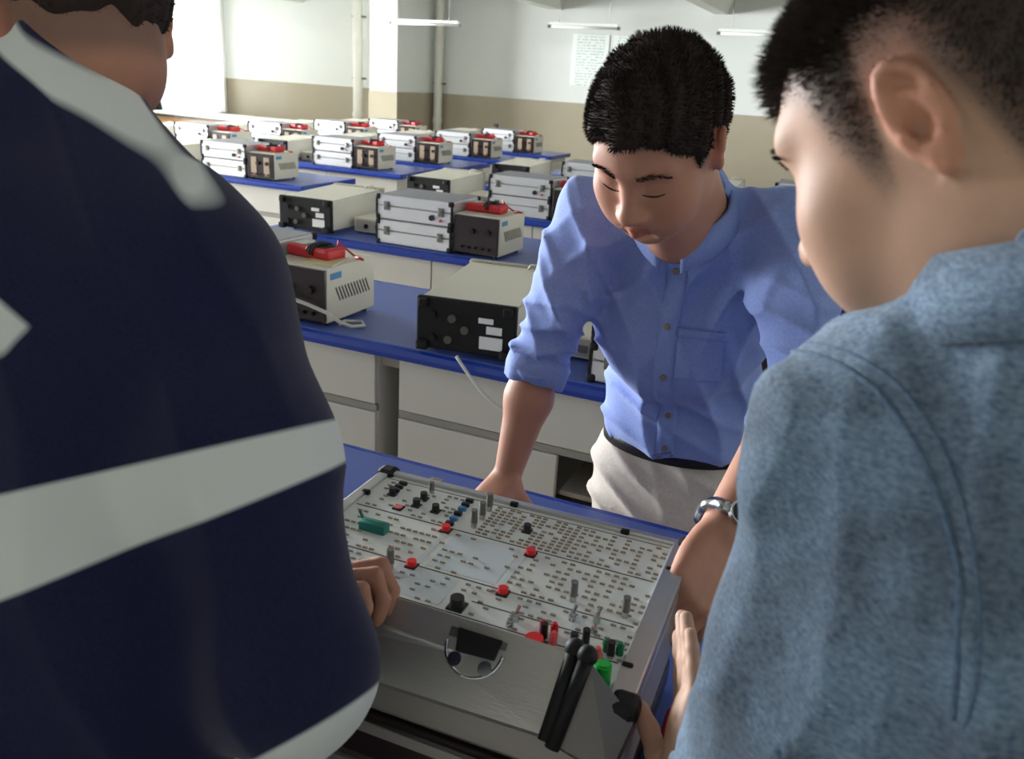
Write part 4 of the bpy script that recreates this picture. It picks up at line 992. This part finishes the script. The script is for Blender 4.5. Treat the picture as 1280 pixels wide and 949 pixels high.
# rolled cuffs
def cuff(parent, c, ax, r, w_, material, name='cuff'):
    ax = unit(ax); t = np.cross(ax, (0, 0, 1) if abs(ax[2]) < .8 else (0, 1, 0)); t = unit(t); b = np.cross(ax, t); q = MB(); prof = [(-w_/2, r), (-w_/2, r+.006), (0, r+.009), (w_/2, r+.006), (w_/2, r-.004), (w_/2-.004, r-.012), (-w_/2, r-.008)]; rings = []
    for k in range(36):
        a = 2*math.pi*k/36; wob = .0025*math.sin(3*a+1)+.0015*math.sin(7*a); rings.append([q.bm.verts.new(c+ax*(h+wob)+(t*math.cos(a)+b*math.sin(a))*(rr+wob)) for h, rr in prof])
    for k in range(36):
        A, B = rings[k], rings[(k+1) % 36]
        for j in range(7): q.bm.faces.new((A[j], A[(j+1) % 7], B[(j+1) % 7], B[j]))
    return q.build(name, material, parent, True)
cuff(shA, RelA+V3(0, -.002, -.008), RwrA-RelA, .050, .050, 'blue_oxford'); cuff(shA, LelA*.84+LwrA*.16, LwrA-LelA, .052, .05, 'blue_oxford')
tA = local(legs(pA, [(-.36, 1.58, .86), (-.21, 1.58, .86)], [(-.40, 1.62, 0), (-.17, 1.62, 0)], .092, 'chino', .8, .925, .006, (0, -1), (.147, .114),
     lambda P: folds(P, [((60, 20, 76), (12, 20, 9), .011, (-.36, 1.5, .80), (.12, .2, .12)), ((26, 18, 84), (16, 8, 12), .008, None, 1), ((90, 10, 30), (3, 12, 16), .006, (-.26, 1.5, .84), (.06, .2, .1))])), pA)
for o in pA.children:
    if o.name.startswith('shoe'): local(o, pA)
be = MB(); n = 48; rows = []
for k in range(n):
    a = 2*math.pi*k/n; cx, cy = -.285+.148*math.cos(a), 1.575+.114*math.sin(a); rows.append([be.bm.verts.new((cx+dx*math.cos(a), cy+dx*math.sin(a), z)) for dx, z in ((0, .900), (.005, .900), (.005, .932), (0, .932))])
for k in range(n):
    for j in range(4): be.bm.faces.new((rows[k][j], rows[(k+1) % n][j], rows[(k+1) % n][(j+1) % 4], rows[k][(j+1) % 4]))
local(be.build('belt', 'belt_leather', pA, True), pA)
# steel wristwatch on his left wrist
ax = unit(LwrA-LelA); wc = LwrA-ax*.018
wt = local(cuff(pA, wc, ax, .031, .016, 'steel', 'wristwatch'), pA)
nn = Vector(unit(V3(.55, -.35, .75)-ax*np.dot(V3(.55, -.35, .75), ax))); q = nn.to_track_quat('Z', 'Y').to_matrix()
MB().cyl(Vector(wc)+nn*.038, .017, .008, n=24, rot=q).build('watch_case', 'steel', wt); MB().cyl(Vector(wc)+nn*.0425, .0138, .002, n=24, rot=q).build('watch_dial', 'watch_face', wt)

# ------------------------------------------------------------------ the man in denim, seen from behind his left shoulder
pB = empty('person', (.16, .30, 0)); tag(pB, 'man in faded denim shirt with cropped black hair looking down', 'person')
HB = V3(.033, .562, 1.570); MB_ = frame((-.76, .38, -.57), (0, 0, 1), R(0)); sB = 1.0
LshB, LelB, LwrB = V3(.036, .510, 1.390), V3(.012, .470, 1.10), V3(-.060, .600, .985)
RshB, RelB, RwrB = V3(.34, .62, 1.40), V3(.42, .66, 1.12), V3(.30, .80, .96)
NbB = V3(.110, .520, 1.495)
S = Field((-.22, .30, .80), (.55, 1.0, 1.72), .0034)
head(S, HB, MB_, sB, ears=(1, 1), es=.88)
S.cap(HB+MB_@V3(0, -.04, -.045), NbB, .060, .064, .03); S.cap(HB+MB_@V3(0, .0, -.07), NbB+V3(-.03, .02, -.03), .048, .056, .03)
S.cap(LshB+V3(.05, 0, 0), RshB-V3(.05, 0, 0), .05, .05, .04); S.ell((.17, .52, 1.25), (.12, .08, .2), None, .05)
for a, b, c in ((LshB, LelB, LwrB), (RshB, RelB, RwrB)):
    S.cap(a, b, .045, .038, .03); S.chain([b, b*.68+c*.32, c], [.038, .040, .026], .02)
hand(S, LwrB, (-.20, .75, .40), (-.95, -.20, .10), 1, [(.04, .05, .04)]*4, (1.0, 1.2), .3, .92)
hand(S, RwrB, (-.3, .8, -.2), (0, 0, -1), 1, [(.2, .2, .1)]*4, (.5, .8))
P, F = S.mesh(); P = relax(P, F, 1)
def fadeB(q):
    h = hairline(q, .054, -.085, -.030, .026); return .62*sstep(-.008, .022, h)+.14*sstep(-.02, .004, h)+.18*sstep(.03, .075, h)
bB = local(mesh_obj('body', P, F, 'skin', pB, tint(P, SKIN_B, HB, MB_, sB, fadeB)), pB); local(brows(HB, MB_, sB, pB, 8, bB), pB)['kind'] = 'stuff'
# cropped hair: dense crown, clipped sides fading into the skin
N = normals(P, F); q = (P-HB)@MB_/sB; h = hairline(q, .054, -.085, -.030, .026); scalp = (np.linalg.norm(q-(0, -.018, .036), axis=1) < .118) & (h > 0) & (np.abs(q[:, 0]) < .088)
rg = np.random.default_rng(4); iv = np.where(scalp)[0]
pick = iv[rg.integers(0, len(iv), 90000)]; hp = h[pick]; top = sstep(.0, .05, hp+.05*sstep(.05, .075, q[pick][:, 1]))*sstep(.038, .075, q[pick][:, 2]); keep = rg.random(90000) < .08+.50*sstep(0, .055, hp)+.42*top; pick = pick[keep]; hp = hp[keep]; top = top[keep]
ofs = rg.normal(0, .0018, (len(pick), 3)); ofs -= N[pick]*(ofs*N[pick]).sum(1)[:, None]; fr0 = sstep(.04, .075, q[pick][:, 1])[:, None]
flow = np.tile(MB_@V3(0, .3, -.6), (len(pick), 1))*(1-top[:, None])+np.tile(MB_@V3(0, .35, .5), (len(pick), 1))*top[:, None]*(1-fr0)+np.tile(MB_@V3(0, .9, .1), (len(pick), 1))*fr0*top[:, None]
st = local(strands('hair', P[pick]+ofs, N[pick], (.0014+.004*sstep(.01, .06, hp)+.010*top+.012*top*fr0[:, 0])*rg.uniform(.7, 1.15, len(pick)), .0005+.0004*top, 'hair_black', pB, flow, .5, 6), pB); st['kind'] = 'stuff'
# denim shirt
S = Field((-.17, .28, .84), (.60, .95, 1.62), .0042)
S.cap(LshB+V3(.035, .0, .01), NbB+V3(.0, .0, -.055), .078, .085, .05); S.cap(RshB+V3(-.035, 0, .01), NbB+V3(.02, .0, -.055), .078, .085, .05); S.ell((.185, .50, 1.27), (.205, .135, .23), np.array(Euler((R(-12), 0, R(22))).to_matrix()), .06); S.ell((.19, .42, 1.0), (.185, .13, .22), None, .07)
S.cap(NbB+V3(0, 0, -.03), NbB+V3(-.012, .004, .012), .080, .072, .03)
S.chain([LshB, LshB*.5+LelB*.5, LelB], [.080, .074, .066], .03); S.chain([LelB, LelB*.55+LwrB*.45], [.066, .056], .03); S.chain([RshB, RelB, RelB*.5+RwrB*.5], [.078, .068, .055], .04)
S.cut((0, 0, .86), (0, 0, -1)); S.cap(HB+MB_@V3(0, -.01, -.05), NbB, .066, .066, .01, 'sub')
S.warp(lambda P: folds(P, [((120, 50, -22), (8, 10, 14), .013, (-.02, .48, 1.24), (.06, .2, .22)), ((110, -60, -10), (10, 8, 16), .016, (.09, .40, 1.22), (.05, .12, .12)), ((60, -70, 26), (14, 9, 10), .010, (.10, .42, 1.28), (.1, .12, .2)), ((20, 30, 120), (24, 10, 8), .010, (.03, .46, 1.10), (.1, .12, .09)), ((46, 40, 18), (14, 16, 10), .007, None, 1)]))
P, F = S.mesh(); P = relax(P, F, 1); shB = local(mesh_obj('shirt', P, F, 'denim', pB), pB); bvB = bvh_of(shB)
collar(shB, NbB+V3(-.004, .002, -.006), unit(V3(-.30, .10, .95)), .072, .036, (-.75, .6, 0), 'denim', .35, .04, .03, .25)
seam(bvB, 'armhole_seam', 'denim_seam', shB, [(-.0303, .5066, 1.4355), (-.0023, .4626, 1.4459), (.0192, .4417, 1.441), (.0412, .4213, 1.4229), (.0558, .4023, 1.4009), (.0649, .3807, 1.3769), (.0717, .3702, 1.3429), (.0757, .3664, 1.3159)], .0016, .0002)
seam(bvB, 'armhole_seam', 'denim_seam', shB, [(-.0223, .5066, 1.4415), (.0067, .4626, 1.4509), (.0282, .4417, 1.446), (.0502, .4213, 1.4269), (.0648, .4023, 1.4039), (.0739, .3807, 1.3789), (.0807, .3702, 1.3439), (.0847, .3664, 1.3159)], .0010, .0002)

# ------------------------------------------------------------------ the man in the navy striped shirt, close on the left
pC = empty('person', (-.63, .28, 0)); tag(pC, 'man in navy shirt with broad white stripes seen from behind', 'person')
HC = V3(-.780, .665, 1.618); MC = frame((-.93, .40, -.22)); sC = 1.0
RshC, RelC, RwrC = V3(-.590, .60, 1.370), V3(-.368, .450, 1.115), V3(-.448, .580, 1.000)
LshC, LelC, LwrC = V3(-.95, .56, 1.37), V3(-1.04, .64, 1.12), V3(-.86, .76, .96)
NbC = V3(-.790, .62, 1.545)
S = Field((-1.2, .25, .80), (-.30, 1.0, 1.80), .004)
head(S, HC, MC, sC); S.cap(HC+MC@V3(0, -.035, -.05), NbC, .060, .064, .03); S.cap(RshC+V3(-.04, 0, 0), LshC+V3(.04, 0, 0), .042, .042, .04); S.ell((-.78, .50, 1.22), (.11, .07, .20), None, .05); S.cap(NbC, (-.78, .56, 1.4), .06, .06, .04)
for a, b, c in ((RshC, RelC, RwrC), (LshC, LelC, LwrC)):
    S.cap(a, b, .040, .036, .03); S.chain([b, b*.68+c*.32, c], [.038, .040, .026], .02)
hand(S, RwrC, (.02, .42, .62), (.75, .1, -.45), -1, [(1.0, 1.3, .6), (1.1, 1.3, .6), (1.2, 1.3, .6), (1.3, 1.3, .6)], (1.2, 1.3), .3, .95)
hand(S, LwrC, (.3, .8, -.2), (0, 0, -1), -1, [(.2, .2, .1)]*4, (.5, .8))
P, F = S.mesh(); P = relax(P, F, 1)
gC = lambda q: .6*sstep(-.012, .012, hairline(q, .066))
bC = local(mesh_obj('body', P, F, 'skin', pC, tint(P, SKIN_A*.9, HC, MC, sC, gC)), pC); local(brows(HC, MC, sC, pC, 11, bC), pC)['kind'] = 'stuff'
o, st = hair_cap(HC, MC, sC, pC, (.082, .103, .096), line=dict(fringe=.060, nape=-.085, burn=-.012, over=.042), n=9000, ln=(.005, .010), wid=.0013, seed=21); local(o, pC)
def stripes_mat():
    m, nt, b, L, mx = cloth_mat('navy_stripes', srgb(20, 21, 52), srgb(27, 28, 62), slub_scale=300, rough=.9)
    ge = nt.nodes.new('ShaderNodeNewGeometry'); acc = None
    for (nt_, ct, nb_, cb) in STRIPES:                          # white between two slightly converging planes
        fs = []
        for vec, c_, sg in ((nt_, ct, -1), (nb_, cb, 1)):
            d = nt.nodes.new('ShaderNodeVectorMath'); d.operation = 'DOT_PRODUCT'; d.inputs[1].default_value = vec; L.new(ge.outputs['Position'], d.inputs[0])
            a = nt.nodes.new('ShaderNodeMapRange'); a.inputs[1].default_value = c_-.0025*sg; a.inputs[2].default_value = c_+.0025*sg; L.new(d.outputs['Value'], a.inputs[0]); fs.append(a)
        mu = nt.nodes.new('ShaderNodeMath'); mu.operation = 'MULTIPLY'; L.new(fs[0].outputs[0], mu.inputs[0]); L.new(fs[1].outputs[0], mu.inputs[1])
        if acc is None: acc = mu
        else:
            ad = nt.nodes.new('ShaderNodeMath'); ad.operation = 'MAXIMUM'; L.new(acc.outputs[0], ad.inputs[0]); L.new(mu.outputs[0], ad.inputs[1]); acc = ad
    m3 = nt.nodes.new('ShaderNodeMix'); m3.data_type = 'RGBA'; m3.inputs[7].default_value = srgb(206, 210, 208); L.new(mx.outputs[2], m3.inputs[6]); L.new(acc.outputs[0], m3.inputs[0])
    L.new(m3.outputs[2], b.inputs['Base Color'])
STRIPES = [((-.429, .217, 1), 1.5828, (-.574, .127, 1), 1.5460), ((.625, .002, 1), 1.1285, (.542, -.055, 1), 1.1335),
           ((.71, 0, 1), .9373, (0, -1, 1), .933), ((-.854, .233, 1), 1.4755, (-.854, .233, 1), 1.41)]
stripes_mat()
S = Field((-1.25, .18, .84), (-.27, 1.0, 1.66), .0045)
S.cap(RshC+V3(-.015, -.01, .018), NbC+V3(.03, -.01, -.035), .086, .080, .06); S.cap(LshC+V3(.03, 0, 0), NbC+V3(0, 0, -.05), .078, .08, .05); S.ell((-.70, .50, 1.22), (.20, .135, .26), np.array(Euler((R(-16), 0, 0)).to_matrix()), .06); S.ell((-.60, .40, 1.0), (.20, .14, .24), None, .07)
S.ell((-.80, .50, 1.24), (.17, .125, .25), None, .06); S.ell((-.72, .42, 1.0), (.17, .13, .22), None, .06); S.chain([RshC, RshC*.5+RelC*.5, RelC], [.082, .076, .068], .05); S.chain([RelC, RwrC*.9+RelC*.1], [.066, .045], .03); S.chain([LshC, LelC, LwrC*.8+LelC*.2], [.080, .062, .048], .05)
S.cap(NbC+V3(0, -.005, -.04), NbC+V3(0, .004, .005), .078, .070, .03); S.cut((0, 0, .86), (0, 0, -1))
S.warp(lambda P: folds(P, [((60, 20, 40), (10, 14, 12), .006, None, 1)]))
P, F = S.mesh(); P = relax(P, F, 1); shC = local(mesh_obj('shirt', P, F, 'navy_stripes', pC), pC)
local(legs(pB, [(.10, .34, .86), (.28, .38, .86)], [(.08, .30, 0), (.30, .34, 0)], .09, 'dark_trousers', .8, .94, .010, (-.3, 1)), pB)
local(legs(pC, [(-.72, .37, .86), (-.54, .37, .86)], [(-.76, .28, 0), (-.50, .28, 0)], .09, 'dark_trousers', .8, .94, .010, (0, 1)), pC)
for p in (pB, pC):
    for o in p.children:
        if o.name.startswith('shoe'): local(o, p)
